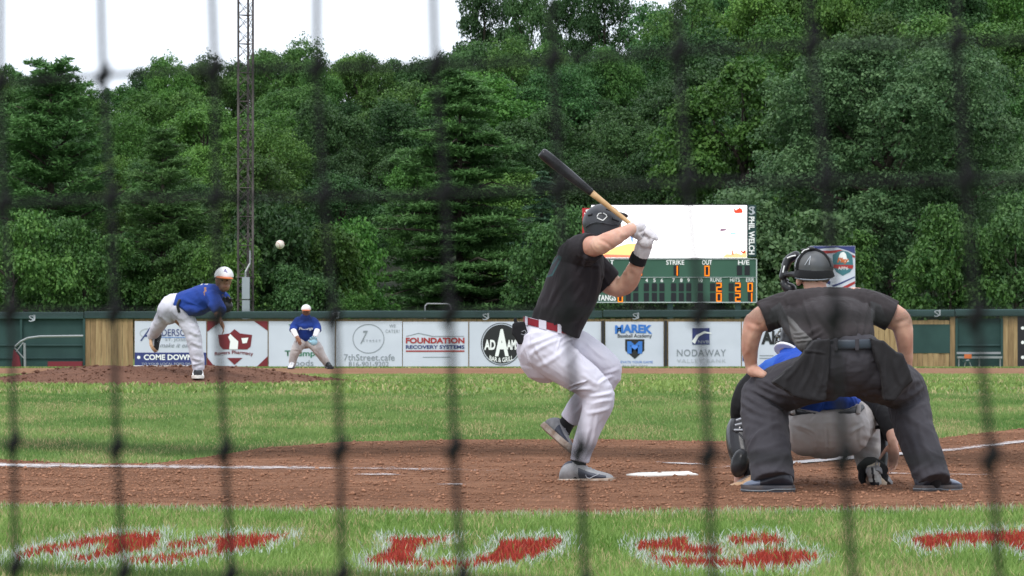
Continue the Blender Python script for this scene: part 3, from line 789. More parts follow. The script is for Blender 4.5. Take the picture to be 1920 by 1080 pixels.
MB().box(sx(1402.5), sx(1418), SY + .03, SY + .2, sz(481), sz(384)).build('panel', M['fence_green'], s2)
lettering('PHIL WELCH', (sx(1404), sx(1415), sz(406), sz(477)), SY + .03, M['ink_white'], s2, off=.012, rot90=True, bold=.03)
lettering('S', (sx(1404), sx(1416), sz(387), sz(402)), SY + .03, M['ink_lightgrey'], s2, off=.012); lettering('J', (sx(1407), sx(1413), sz(387), sz(403)), SY + .03, M['ink_lightgrey'], s2, off=.014)
s3 = empty('side_sign', (sx(1100), SY, sz(480)), label='red sign with white script at the left of the screen behind the helmet', cat='sign')
MB().box(sx(1092), sx(1108), SY + .03, SY + .2, sz(481), sz(390)).build('panel', mat('sign_red', (.45, .02, .03), .5), s3)
lettering('S', (sx(1095), sx(1107), sz(392), sz(402)), SY + .03, M['ink_white'], s3, off=.012, shear=.3, bold=.03)
lettering('J', (sx(1094), sx(1101), sz(404), sz(413)), SY + .03, M['ink_white'], s3, off=.012, bold=.03)
# poster right of the umpire
PY = 126.0; px_ = lambda p: (p - 960) * PY / F; pz_ = lambda p: CZ + (HY - p) * PY / F
ps = empty('event_poster', (px_(1562), PY, -.5), label='tall white poster with blue and red waves and a dark badge behind the umpire head', cat='sign')
MB().box(px_(1519), px_(1603.5), PY, PY + .06, pz_(586), pz_(461)).build('panel', M['vinyl'], ps)
for p in (1524, 1599): MB().bar((px_(p), PY + .12, -.5), (px_(p), PY + .12, pz_(463)), .05).build('post', M['darkpost'], ps)
def pp(pts, m, off=.004): return shape([(px_(x), pz_(y)) for x, y in pts], PY, M[m], ps, off=off)
pp([(1520, 461.5), (1603, 461.5), (1603, 476), (1590, 470), (1570, 464), (1550, 465), (1535, 467), (1520, 463)], 'ink_navy')
pp([(1522, 466), (1540, 470), (1558, 470), (1575, 468), (1590, 473), (1603, 480), (1603, 484), (1588, 477), (1574, 473), (1556, 475), (1540, 476), (1525, 471)], 'ink_red', .005)
pp([(1561, 478), (1570, 472), (1580, 470), (1590, 472), (1598, 478), (1600, 500), (1594, 510), (1580, 517), (1568, 510), (1561, 500)], 'ink_teal', .006)
pp([(1573, 480), (1576, 474), (1582, 472), (1586, 476), (1588, 484), (1592, 490), (1586, 492), (1578, 490), (1572, 488)], 'ink_white', .010)
lettering('Play', (px_(1569), px_(1592), pz_(483), pz_(495)), PY, M['ink_orange'], ps, off=.016, shear=.3, bold=.05)
pp([(1561, 496), (1600, 497), (1599, 504), (1590, 503), (1572, 504), (1562, 502)], 'ink_red', .011)
pp([(1568, 545), (1580, 538), (1603, 527), (1603, 532), (1584, 542), (1575, 548)], 'ink_red', .006)
pp([(1560, 535), (1575, 530), (1603, 518), (1603, 520), (1578, 532), (1562, 538)], 'ink_navy', .006)
pp([(1540, 520), (1558, 528), (1556, 534), (1542, 526)], 'ink_navy', .006)
lettering('APP6', (px_(1571), px_(1590), pz_(500), pz_(506)), PY, M['ink_white'], ps, off=.016)

# ================================================================ trees
def quads(P, N, size, asp=1.0, up=None, rng=RNG):
    """leaf faces at P with normals N"""
    n = len(P)
    r = rng.normal(size=(n, 3)) if up is None else up
    a = np.cross(N, r); a /= np.linalg.norm(a, axis=1)[:, None] + 1e-9
    b = np.cross(N, a)
    s = size * rng.uniform(.45, 1.5, n)[:, None] if np.isscalar(size) else size[:, None]
    V = np.stack([P - a * s * asp * .5, P - b * s * .5, P + a * s * asp * .5, P + b * s * .5], 1)
    return V.reshape(-1, 3), (np.arange(n)[:, None] * 4 + np.arange(4)[None])
def nrm(v): return v / (np.linalg.norm(v, axis=1)[:, None] + 1e-9)
def leaves_on(cs, rs, per, size, rng, flat=.75):
    """cs clump centres, rs radii: leaves near the upper shells of every clump"""
    n = len(cs) * per
    d = nrm(rng.normal(size=(n, 3)))
    d[:, 2] = np.where(rng.uniform(size=n) < .75, np.abs(d[:, 2]), d[:, 2])
    rad = np.repeat(rs, per) * rng.uniform(.45, 1.08, n) ** .6
    P = np.repeat(cs, per, 0) + d * rad[:, None] * np.array([1, 1, flat])
    N = nrm(d * .55 + rng.normal(size=(n, 3)) * .45 + np.array([0, 0, .35]))
    return P, N
def limbs(mb, trunk_pts, trunk_r, tips, rng):
    for (a, b), (ra, rb_) in zip(zip(trunk_pts[:-1], trunk_pts[1:]), zip(trunk_r[:-1], trunk_r[1:])): mb.bar(a, b, ra, 8, 0, rb_)
    for s, e, r in tips:
        m = s.lerp(e, .5) + Vector(rng.uniform(-.15, .15, 3)) * (e - s).length
        mb.bar(s, m, r, 5, 0, r * .6); mb.bar(m, e, r * .6, 5, 0, r * .2)
def deciduous(seed, H, Wd, nlobe, size, dens=1.0, base=.18, lean=.0, flat=.75, top=.5, clump=(.32, .72)):
    rng = np.random.default_rng(seed)
    L0 = []; R0 = []
    for i in range(nlobe):
        u = (i + .5) / nlobe; z = H * (base + (1 - base) * (u ** .8) * .92)
        e = math.sqrt(max(.05, 1 - abs((z / H - (top)) / (1.05 - top if z / H > top else top + .12)) ** 2.2)) 
        t = i * 2.4 + rng.uniform(-.5, .5); rr = Wd * .5 * e * rng.uniform(.25, .95)
        L0.append((rr * math.cos(t), rr * math.sin(t), z)); R0.append(Wd * rng.uniform(.10, .23) * (.6 + .5 * e))
    L0 = np.array(L0); R0 = np.array(R0)
    cs = []; rs = []
    for c, r in zip(L0, R0):
        k = int(16 + 26 * r * r / .6)
        k = min(k, 80)
        d = nrm(rng.normal(size=(k, 3))); d[:, 2] = np.where(rng.uniform(size=k) < .7, np.abs(d[:, 2]), d[:, 2])
        cs.append(c + d * r * rng.uniform(.7, 1.25, k)[:, None] * np.array([1, 1, flat])); rs.append(rng.uniform(*clump, k))
    cs = np.concatenate(cs); rs = np.concatenate(rs)
    per = int(34 * dens)
    P, N = leaves_on(cs, rs, per, size, rng)
    V, Fq = quads(P, N, size, .7, rng=rng)
    cv = np.repeat(rng.uniform(0, 1, len(cs)), per)
    val = np.clip(.62 * cv + .38 * rng.uniform(0, 1, len(P)), 0, 1)
    mb = MB(); tr = [Vector((0, 0, -1)), Vector((.1, 0, H * .25)), Vector((.15, .1, H * .55)), Vector((.1, .1, H * .85))]
    tips = [(tr[1].lerp(tr[3], min(.95, max(0, (c[2] / H - .35) * 1.2))), Vector(c), .035 * H * .35) for c in L0]
    limbs(mb, tr, [.028 * H, .02 * H, .013 * H, .004 * H], tips, rng)
    return (V, Fq, val, mb)
def conifer(seed, H, Wd, size, droop=.0, up=.25, dens=1.0, exp=.85, base=.04, step=.062, vth=.5):
    """whorled boughs: flat plumes of needles in separate tiers with dark gaps between"""
    rng = np.random.default_rng(seed); Ps = []; Ns = []; Us = []; vals = []; tips = []; Sz = []
    z = H * base; k = 0
    while z < H * .985:
        u = z / H; nb = 9 if u < .75 else 7
        Lb = Wd * .5 * ((1 - u) ** exp) * (1.0 if u > .12 else .9) * rng.uniform(.8, 1.12) + .22
        for j in range(nb):
            t = 2 * math.pi * (j + rng.uniform(-.35, .35)) / nb + k * .7
            ln = Lb * rng.uniform(.55, 1.2); zz = z + rng.uniform(-.38, .38)
            dirv = np.array([math.cos(t), math.sin(t), 0]); rise = ln * up * rng.uniform(.3, 1.4)
            side = np.array([-math.sin(t), math.cos(t), 0]); bv = rng.uniform(0, 1)
            tips.append((Vector((0, 0, zz)), Vector((dirv * ln + [0, 0, zz + rise - droop * ln]).tolist()), .02 + .012 * ln))
            nt = max(5, int(ln / .15))
            for q in range(nt):
                s = .12 + .88 * (q + rng.uniform(0, 1)) / nt
                w = ln * .26 * math.sin(min(1, s * 1.02) * math.pi * .92) + .10
                for side_s in (-1, 0, 1):
                    off = side_s * w * rng.uniform(.25, 1)
                    c = dirv * (ln * s + abs(off) * .35) + side * off + [0, 0, zz + rise * s ** 1.7 - droop * ln * s ** 1.5 - abs(off) * .12 + rng.uniform(-.03, .05)]
                    m_ = int(19 * dens)
                    d = nrm(rng.normal(size=(m_, 3)) * [1, 1, .6] + dirv * 1.1 + side * side_s * .6 + [0, 0, .28])
                    P = c + d * rng.uniform(.02, .24, m_)[:, None] * np.array([1, 1, vth])
                    Ps.append(P); Us.append(d); Ns.append(nrm(np.cross(d, rng.normal(size=(m_, 3))) * .7 + [0, 0, .75]))
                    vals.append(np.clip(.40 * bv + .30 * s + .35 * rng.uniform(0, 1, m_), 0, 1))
        z += H * (step if u < .8 else step * .6) * rng.uniform(.75, 1.25); k += 1
    P = np.concatenate(Ps); N = np.concatenate(Ns); U = np.concatenate(Us)
    V, Fq = quads(P, N, size, .22, up=U, rng=rng)
    mb = MB(); limbs(mb, [Vector((0, 0, -1)), Vector((0, 0, H * .5)), Vector((0, 0, H * .99))], [.02 * H, .013 * H, .01], tips, rng)
    return (V, Fq, np.concatenate(vals), mb)
M['bark'] = mat('bark', (.035, .028, .022), .95, (.07, .058, .045), 12)
LM = {
 'mid': leafmat('leaves_mid', (.022, .068, .014), (.092, .180, .038)),
 'dark': leafmat('leaves_dark', (.017, .052, .015), (.068, .138, .038)),
 'bright': leafmat('leaves_bright', (.030, .085, .014), (.105, .205, .036)),
 'silver': leafmat('leaves_silver', (.032, .074, .026), (.120, .190, .074), vary=.2),
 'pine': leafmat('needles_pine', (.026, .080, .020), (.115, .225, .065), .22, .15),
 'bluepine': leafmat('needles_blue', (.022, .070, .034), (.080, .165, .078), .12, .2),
}
KIND = {}
def make_kind(key, data, lm):
    V, Fq, val, mb = data
    cm = nmesh('crown_' + key, V, Fq, [LM[lm]], attr={'v': ('FLOAT', val)})
    tm = nmesh('trunk_' + key, mb.v, mb.f, [M['bark']], smooth=True)
    KIND[key] = (tm, cm)
def tree(key, x, y, z, rz, sc, label, name='deciduous_tree', group=None, cat='tree', crown_only_mat=None):
    t = empty(name, (x, y, z), rz, label=label, cat=cat, group=group)
    t.scale = sc if isinstance(sc, tuple) else (sc, sc, sc)
    tm, cm = KIND[key]
    for nm, me in (('trunk', tm), ('crown', cm)):
        o = bpy.data.objects.new(nm, me); COL.objects.link(o); o.parent = t
        if nm == 'crown' and crown_only_mat:
            o.material_slots[0].link = 'OBJECT'; o.material_slots[0].material = LM[crown_only_mat]
    return t
for s in range(5): make_kind('wood%d' % s, deciduous(20 + s, 10, 7.6 + .5 * s, 15, .165, 1.15, base=.12, clump=(.28, .85)), 'mid')
make_kind('bush', deciduous(40, 4, 5.5, 9, .15, 1.0, base=.08, top=.35, clump=(.25, .6)), 'bright')
make_kind('bush2', deciduous(41, 4, 5.5, 9, .15, 1.0, base=.08, top=.35, clump=(.25, .6)), 'mid')
make_kind('maple', deciduous(50, 10, 10.5, 28, .118, 2.1, base=.05, top=.42, flat=.8, clump=(.3, .62)), 'silver')
make_kind('round', deciduous(51, 8, 6.4, 13, .15, 1.6, base=.2, top=.6, flat=.7, clump=(.3, .6)), 'bright')
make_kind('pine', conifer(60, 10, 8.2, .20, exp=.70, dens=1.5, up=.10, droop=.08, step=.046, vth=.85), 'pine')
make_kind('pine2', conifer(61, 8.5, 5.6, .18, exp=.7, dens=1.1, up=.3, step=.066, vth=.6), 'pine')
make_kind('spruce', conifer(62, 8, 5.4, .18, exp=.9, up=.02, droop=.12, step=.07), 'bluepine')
def gz(y): return float(zg(y))
def put(key, px, Y, top_py, H0, **k):
    """a tree of model height H0 standing at column px, depth Y, whose tip reaches row top_py"""
    z0 = gz(Y) - .1; ztop = CZ + (HY - top_py) * Y / F
    s = (ztop - z0) / H0
    wd = k.pop('wide', 1.0)
    return tree(key, (px - 960) * Y / F, Y, z0, k.pop('rz', random.uniform(0, 6.28)), (s * wd, s * wd, s), **k)
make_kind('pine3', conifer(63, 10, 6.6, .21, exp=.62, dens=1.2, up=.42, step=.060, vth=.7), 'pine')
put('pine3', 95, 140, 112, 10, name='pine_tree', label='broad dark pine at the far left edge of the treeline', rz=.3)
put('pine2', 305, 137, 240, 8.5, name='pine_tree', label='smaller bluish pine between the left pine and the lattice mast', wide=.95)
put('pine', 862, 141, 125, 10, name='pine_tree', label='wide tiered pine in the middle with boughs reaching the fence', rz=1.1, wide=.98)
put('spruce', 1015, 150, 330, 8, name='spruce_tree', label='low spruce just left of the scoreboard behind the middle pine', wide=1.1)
put('maple', 1660, 142, 92, 10, label='huge silvery green maple filling the right side above the umpire', wide=.95, name='maple_tree', rz=.4)
put('round', 1392, 156, 128, 8, label='rounded bright green tree above the scoreboard left of the maple', wide=.85, rz=.7)
put('maple', 1905, 150, 330, 10, label='silvery green maple at the extreme right edge', wide=.9, name='maple_tree', rz=2.4)
put('bush2', 1440, 134, 395, 4, label='leafy tree rising right beside the scoreboard sign', wide=.9, crown_only_mat='silver')
LAND = [(-120, 'beyond the left edge'), (60, 'at the left edge'), (150, 'behind the left pine'), (230, 'above the bare fence boards'), (300, 'over the Anderson banner'), (380, 'over the pitcher'), (440, 'just left of the lattice mast'), (500, 'just right of the lattice mast'), (560, 'over the baseball'), (620, 'over the infielder'), (700, 'over the cafe banner'), (770, 'left of the middle pine'), (860, 'behind the middle pine'), (960, 'right of the middle pine'), (1040, 'behind the bat barrel'), (1110, 'above the batter helmet'), (1200, 'above the batter hands'), (1300, 'above the video screen'), (1400, 'above the PHIL WELCH sign'), (1480, 'left of the umpire helmet'), (1560, 'above the event poster'), (1640, 'behind the right maple'), (1740, 'right of the umpire'), (1840, 'over the green fence opening'), (1920, 'at the right edge'), (2400, 'beyond the right edge')]
_seen = {}
def landmark(px): return min(LAND, key=lambda q: abs(q[0] - px))[1]
def single(lb):
    _seen[lb] = _seen.get(lb, 0) + 1
    return lb if _seen[lb] == 1 else lb + (', the one further right' if _seen[lb] == 2 else ', rightmost of these')
ROWN = ['lowest on the slope', 'low on the slope', 'partway up the slope', 'high on the slope', 'near the skyline', 'in the backmost row']
# low bushes behind the fence
i = 0
for px, tp, key, w in ((430, 470, 'bush', .9), (520, 395, 'bush', 1.0), (600, 440, 'bush', 1.0), (648, 430, 'bush', .9), (560, 520, 'bush2', .8), (20, 430, 'bush2', 1.0), (160, 440, 'bush2', 1), (1050, 420, 'bush2', 1.0), (1180, 470, 'bush2', 1), (1300, 470, 'bush2', 1), (1480, 440, 'bush2', 1), (1560, 430, 'bush2', 1), (1780, 420, 'bush2', 1), (1900, 400, 'bush2', 1), (380, 480, 'bush2', 1), (260, 500, 'bush2', 1), (1240, 540, 'bush', .8), (1140, 545, 'bush', .8), (1340, 545, 'bush', .8), (1040, 550, 'bush', .8), (640, 555, 'bush', .8)):
    put(key, px, 131 + (i % 4) * 1.7, tp, 4, wide=w * (.9 if tp > 500 else .65), name='bush', cat='bush', label=single(('dark' if i % 3 == 1 else 'light' if key == 'bush' else 'mid') + ' green bush close behind the fence ' + landmark(px) + (', small' if tp > 500 else '')), group='bushes behind the outfield fence', crown_only_mat=('dark' if i % 3 == 1 else None)); i += 1
# the wooded hillside
SKY = [(-400, 95), (0, 92), (60, 112), (130, 140), (215, 150), (240, 115), (300, 85), (420, 80), (500, 72), (560, 58), (640, 95), (680, 62), (740, 100), (800, 78), (880, 70), (930, 60), (1000, 62), (1150, 75), (1245, 62), (1285, -25), (1450, -60), (2400, -90)]
def skyl(px): return float(np.interp(px, [p[0] for p in SKY], [p[1] for p in SKY]))
rows = [(158, .50), (172, .62), (187, .74), (203, .86), (220, 1.0), (238, 1.0)]
n = 0
LB = {'mid': 'mid green leafy tree in the wood on the hillside', 'dark': 'dark green leafy tree in the wood on the hillside', 'bright': 'light green leafy tree in the wood on the hillside'}
for ri, (Y, fr) in enumerate(rows):
    px = -260 + ri * 45
    while px < 2180:
        tp = 470 + (skyl(px) - 470) * fr + random.uniform(0, 50 if fr < 1 else 22) + (8 if fr == 1 else 0)
        lm = random.choice(['mid', 'mid', 'dark', 'bright', 'dark'])
        if 1000 < px < 1350 and fr < .9: lm = 'dark'
        key = 'wood%d' % random.randrange(5)
        put(key, px + random.uniform(-25, 25), Y + random.uniform(-4, 4), tp, 10.6, label=single({'mid': 'mid green', 'dark': 'dark green', 'bright': 'light green'}[lm] + ' wood tree ' + ROWN[ri] + ' ' + landmark(px)), wide=random.uniform(.75, 1.05) * (1 if fr < 1 else .72), group=lm + ' green trees of the hillside wood', crown_only_mat=lm); n += 1
        px += (150 - ri * 8) if fr < 1 else 78
for px, tp in ((905, -60), (990, -40), (1060, -30), (1130, -60), (1325, -70), (1370, -70), (1430, -70)):
    put('wood%d' % (px % 5), px, 250 + px % 9, tp, 10.6, wide=.42, label=single('tall open crowned tree on the hilltop ' + landmark(px)), group='tall trees standing out on the hilltop', crown_only_mat='dark')
# ball in flight
def sphere(mb, c, r, n=20, mm=12, mi=0):
    V = []; Fs = []
    c = Vector(c)
    for j in range(mm + 1):
        th = math.pi * j / mm
        for i in range(n): V.append(c + Vector((math.sin(th) * math.cos(2 * math.pi * i / n), math.sin(th) * math.sin(2 * math.pi * i / n), math.cos(th))) * r)
    for j in range(mm):
        for i in range(n): Fs.append((j * n + i, (j + 1) * n + i, (j + 1) * n + (i + 1) % n, j * n + (i + 1) % n))
    return mb.add(V, Fs, mi)
bc = W(525, 458.5, 33.0)
bl = empty('baseball', bc, label='white baseball with red seams in flight in front of the trees', cat='ball')
sphere(MB(), bc, .037).build('leather_cover', mat('ball_leather', (.62, .56, .50), .6), bl, smooth=True)
sm = MB(); pts = []
for i in range(49):
    t_ = 2 * math.pi * i / 48; a_, b_ = .44, .56 
    v = Vector((math.cos(t_) + .42 * math.cos(3 * t_), math.sin(t_) - .42 * math.sin(3 * t_), 1.1 * math.sin(2 * t_))).normalized() * .0372
    v.rotate(Matrix.Rotation(.9, 3, 'X')); pts.append(bc + v)
sm.path(pts, .0013, 4).build('seam', M['ink_red'], bl)
# ================================================================ figure tools
def catmull(pts, n):
    """pts: list of arrays; returns smooth samples"""
    P = [np.asarray(p, float) for p in pts]
    P = [2 * P[0] - P[1]] + P + [2 * P[-1] - P[-2]]
    out = []
    for i in range(1, len(P) - 2):
        for k in range(n):
            t = k / n
            out.append(.5 * ((2 * P[i]) + (-P[i - 1] + P[i + 1]) * t + (2 * P[i - 1] - 5 * P[i] + 4 * P[i + 1] - P[i + 2]) * t * t + (-P[i - 1] + 3 * P[i] - 3 * P[i + 1] + P[i + 2]) * t ** 3))
    out.append(P[-2]); return np.array(out)
class Fig:
    """a figure modelled at depth Y; points are (column, row, depth offset in metres), radii in the same column units"""
    def __init__(s, Y): s.Y = Y; s.u = Y / F
    def p(s, px, py, dy=0.0): u = (s.Y + dy) / F; return Vector(((px - 960) * u, s.Y + dy, CZ + (HY - py) * u))
class Solid:
    def __init__(s, fig): s.fig = fig; s.mb = MB()
    def tube(s, pts, res=18, sub=4, cap0=True, cap1=True, ref=(0, 1, 0), side=None):
        """pts (px, py, dy, r_side, r_depth)"""
        rows = []
        for q in pts:
            v = s.fig.p(q[0], q[1], q[2]); r1 = q[3] * s.fig.u; r2 = (q[4] if len(q) > 4 else q[3]) * s.fig.u
            rows.append([v.x, v.y, v.z, r1, r2])
        A = catmull(rows, sub); A[:, 3:] = np.maximum(A[:, 3:], 1e-4)
        return s.raw(A, res, cap0, cap1, ref, side)
    def raw(s, A, res=18, cap0=True, cap1=True, ref=(0, 1, 0), side=None):
        c = A[:, :3]; t = np.gradient(c, axis=0); t = nrm(t)
        ref = np.array(ref, float); a = np.cross(t, ref)
        if np.linalg.norm(a[0]) < 1e-3: a = np.cross(t, np.array([0, 0, 1.]))
        if side is not None:
            sv_ = np.array(side, float); a = sv_ - t * (t @ sv_)[:, None]
        for i in range(len(a)):
            if np.linalg.norm(a[i]) < .15 and i: a[i] = a[i - 1] - t[i] * (a[i - 1] @ t[i])
            if i and a[i] @ a[i - 1] < 0: a[i] = -a[i]
        a = nrm(a); b = np.cross(t, a)
        R = []
        def ringp(i, k, sh):
            th = np.arange(res) / res * 2 * math.pi
            return c[i] + t[i] * sh + a[i] * (np.cos(th) * A[i, 3] * k)[:, None] + b[i] * (np.sin(th) * A[i, 4] * k)[:, None]
        if cap0:
            for e in (80, 55, 28): R.append(ringp(0, math.cos(math.radians(e)), -math.sin(math.radians(e)) * min(A[0, 3], A[0, 4])))
        for i in range(len(c)): R.append(ringp(i, 1, 0))
        if cap1:
            for e in (28, 55, 80): R.append(ringp(-1, math.cos(math.radians(e)), math.sin(math.radians(e)) * min(A[-1, 3], A[-1, 4])))
        V = np.concatenate(R); n = len(R)
        Fs = [(j * res + i, j * res + (i + 1) % res, (j + 1) * res + (i + 1) % res, (j + 1) * res + i) for j in range(n - 1) for i in range(res)]
        Fs += [tuple(range(res))[::-1], tuple((n - 1) * res + i for i in range(res))]
        # outward orientation
        s.mb.add(V, [f[::-1] for f in Fs]) if np.cross(a[0], b[0]) @ t[0] < 0 else s.mb.add(V, Fs)
        return s
    def ball(s, px, py, dy, rx, ry=None, rz=None, tilt=0.0):
        """ellipsoid: rx across, ry depth, rz up"""
        ry = rx if ry is None else ry; rz = rx if rz is None else rz; u = s.fig.u
        V = []; Fs = []; n, mm = 22, 14; c = s.fig.p(px, py, dy); ct, st = math.cos(tilt), math.sin(tilt)
        for j in range(mm + 1):
            th = math.pi * (j + .02) / (mm + .04)
            for i in range(n):
                x = math.sin(th) * math.cos(2 * math.pi * i / n) * rx * u; y = math.sin(th) * math.sin(2 * math.pi * i / n) * ry * u; z = math.cos(th) * rz * u
                V.append(c + Vector((x * ct + z * st, y, -x * st + z * ct)))
        for j in range(mm):
            for i in range(n): Fs.append((j * n + i, (j + 1) * n + i, (j + 1) * n + (i + 1) % n, j * n + (i + 1) % n))
        Fs += [tuple(range(n)), tuple(mm * n + i for i in range(n))[::-1]]
        s.mb.add(V, Fs); return s
    def add_box(s, *a): s.mb.box(*a); return s
    def build(s, name, mats, parent=None, voxel=.007, smooth=6, folds=(), rough=0.0, rscale=9.0, rst=(1, 1, .45), fmat=None, post=None, **k):
        me = nmesh('tmp', s.mb.v, s.mb.f)
        o = bpy.data.objects.new('tmp', me); COL.objects.link(o)
        md = o.modifiers.new('r', 'REMESH'); md.mode = 'VOXEL'; md.voxel_size = voxel; md.use_smooth_shade = True
        if smooth: sm_ = o.modifiers.new('s', 'SMOOTH'); sm_.iterations = smooth; sm_.factor = .5
        dg = bpy.context.evaluated_depsgraph_get(); ev = o.evaluated_get(dg)
        m2 = bpy.data.meshes.new_from_object(ev); bpy.data.objects.remove(o)
        n = len(m2.vertices); co = np.zeros(n * 3, np.float32); m2.vertices.foreach_get('co', co); co = co.reshape(-1, 3)
        no = np.zeros(n * 3, np.float32); m2.vertices.foreach_get('normal', no) if False else m2.vertex_normals.foreach_get('vector', no); no = no.reshape(-1, 3)
        d = np.zeros(n)
        if rough:
            for i in range(n):
                q = Vector((float(co[i, 0]) * rscale * rst[0], float(co[i, 1]) * rscale * rst[1], float(co[i, 2]) * rscale * rst[2]))
                w_ = noise.noise(q * .6 + Vector((9, 1, 4)))
                q2 = q + Vector((w_, -w_, w_)) * 1.4
                d[i] += rough * (1.0 - 2.6 * abs(noise.noise(q2))) + rough * .45 * (1 - 2.4 * abs(noise.noise(q2 * 2.3 + Vector((3, 3, 3)))))
        if folds:
            u = s.fig.u; X = co[:, 0] / (co[:, 1]) * F + 960; Zp = HY + (CZ - co[:, 2]) / co[:, 1] * F
            front = np.clip(-no[:, 1] * 2.2 + .45, 0, 1)
            for (x1, y1, x2, y2, w, dep) in folds:
                ab = np.array([x2 - x1, y2 - y1], float); L2 = ab @ ab
                t = ((X - x1) * ab[0] + (Zp - y1) * ab[1]) / L2
                bow = math.sin(x1 * 3.1 + y2) * .06 * math.sqrt(L2)
                sd = ((X - x1) * -ab[1] + (Zp - y1) * ab[0]) / math.sqrt(L2) - bow * np.sin(np.clip(t, 0, 1) * math.pi)
                e = np.clip(1 - np.abs(2 * t - 1) ** 3, 0, 1)
                prof = np.exp(-(sd / w) ** 2) - .55 * np.exp(-((sd - 1.9 * w) / w) ** 2)
                d += dep * u * prof * e * front
        co = co + no * d[:, None].astype(np.float32)
        if post is not None: co = post(co, no)
        m2.vertices.foreach_set('co', co.astype(np.float32).ravel()); m2.update()
        m2.materials.clear()
        for mt in (mats if isinstance(mats, (list, tuple)) else [mats]): m2.materials.append(mt)
        nf = len(m2.polygons)
        if fmat is not None:
            c = np.zeros(nf * 3, np.float32); m2.polygons.foreach_get('center', c); c = c.reshape(-1, 3)
            nn = np.zeros(nf * 3, np.float32); m2.polygons.foreach_get('normal', nn); nn = nn.reshape(-1, 3)
            m2.polygons.foreach_set('material_index', fmat(c[:, 0] / c[:, 1] * F + 960, HY + (CZ - c[:, 2]) / c[:, 1] * F, c, nn).astype(np.int32))
        else: m2.polygons.foreach_set('material_index', np.zeros(nf, np.int32))
        m2.polygons.foreach_set('use_smooth', np.ones(nf, bool))
        return link(name, m2, parent, **k)

def frame(f, up):
    f = f.normalized(); s_ = f.cross(up).normalized(); return f, s_, s_.cross(f)
def shoe(parent, heel, toe, up, wid, mats, high=.085, name='shoe', cleat=False, cap_toe=False, sole_h=.034):
    """heel, toe: world points on the sole; mats = (upper, sole, accent)"""
    f, sd, up = frame(toe - heel, up); Ln = (toe - heel).length
    prof = [(-.0, .30, .42), (.04, .40, .80), (.14, .44, 1.05), (.26, .45, 1.10), (.38, .44, .98), (.50, .46, .78), (.64, .50, .60), (.78, .50, .50), (.90, .42, .42), (.98, .26, .30), (1.0, .12, .2)]
    V = []; n = 16
    for t, w, h in prof:
        for i in range(n):
            a = 2 * math.pi * i / n; ca, sa = math.cos(a), math.sin(a)
            x = ca * w * wid; z = (.5 + .5 * sa) ** .8 * h * high + .014
            k = 1 - .30 * max(0, sa) * (1 if t > .3 else .5)
            V.append(heel + f * (t * Ln) + sd * x * k + up * (z + sole_h - .034))
    Fs = [(j * n + i, (j + 1) * n + i, (j + 1) * n + (i + 1) % n, j * n + (i + 1) % n) for j in range(len(prof) - 1) for i in range(n)]
    Fs += [tuple(range(n)), tuple((len(prof) - 1) * n + i for i in range(n))[::-1]]
    mi = [2 if ((j >= 6 and cap_toe) or (not cap_toe and ((j in (4, 5, 6, 7) and i in (14, 15, 0, 7, 8, 9)) or (j in (1, 2) and i in (2, 3, 4, 5))))) else 0 for j in range(len(prof) - 1) for i in range(n)] + [0, 0]
    me = nmesh(name, V, Fs, mats, fmat=mi, smooth=True)
    bm = bmesh.new(); bm.from_mesh(me); bmesh.ops.recalc_face_normals(bm, faces=bm.faces[:]); bm.to_mesh(me); bm.free()
    o = link(name, me, parent)
    mdl = o.modifiers.new('sub', 'SUBSURF'); mdl.levels = 1; mdl.render_levels = 2
    # sole
    V = []; out = [(-.02, .28), (.03, .42), (.15, .47), (.35, .44), (.5, .47), (.68, .54), (.82, .53), (.93, .42), (1.0, .24), (1.03, .08)]
    loop = [(t, w) for t, w in out] + [(t, -w) for t, w in out[::-1]]
    for z, k in ((0.0, .95), (sole_h * .25, 1.0), (sole_h * .8, 1.0), (sole_h, .93)):
        for t, w in loop: V.append(heel + f * (t * Ln) + sd * w * wid * k + up * (z + (.012 * max(0, t - .8) * 5 * .4)))
    m = len(loop); Fs = [(j * m + i, j * m + (i + 1) % m, (j + 1) * m + (i + 1) % m, (j + 1) * m + i) for j in range(3) for i in range(m)] + [tuple(range(m))[::-1], tuple(3 * m + i for i in range(m))]
    me = nmesh('sole', V, Fs, [mats[1]]); bm = bmesh.new(); bm.from_mesh(me); bmesh.ops.recalc_face_normals(bm, faces=bm.faces[:]); bm.to_mesh(me); bm.free()
    link('sole', me, o)
    if sole_h > .04:
        mb = MB(); q_ = [heel + f * (t * Ln) + sd * w * wid * 1.0 + up * (sole_h * (.62 if t < .4 else .48) + (.012 * max(0, t - .8) * 2)) for t, w in loop]; mb.path(q_ + [q_[0]], .0045, 5); mb.build('midsole_stripe', M['stripe_slate'], o)
    # laces
    mb = MB()
    for t in (.36, .43, .50, .57, .63):
        h = np.interp(t, [p_[0] for p_ in prof], [p_[2] for p_ in prof]) * high + .016
        c = heel + f * (t * Ln) + up * h; mb.bar(c - sd * .018 + up * -.002, c + sd * .018 - up * .002, .0028, 5)
    mb.build('laces', M['ink_grey'] if cleat is False else M['ink_white'], o)
    return o

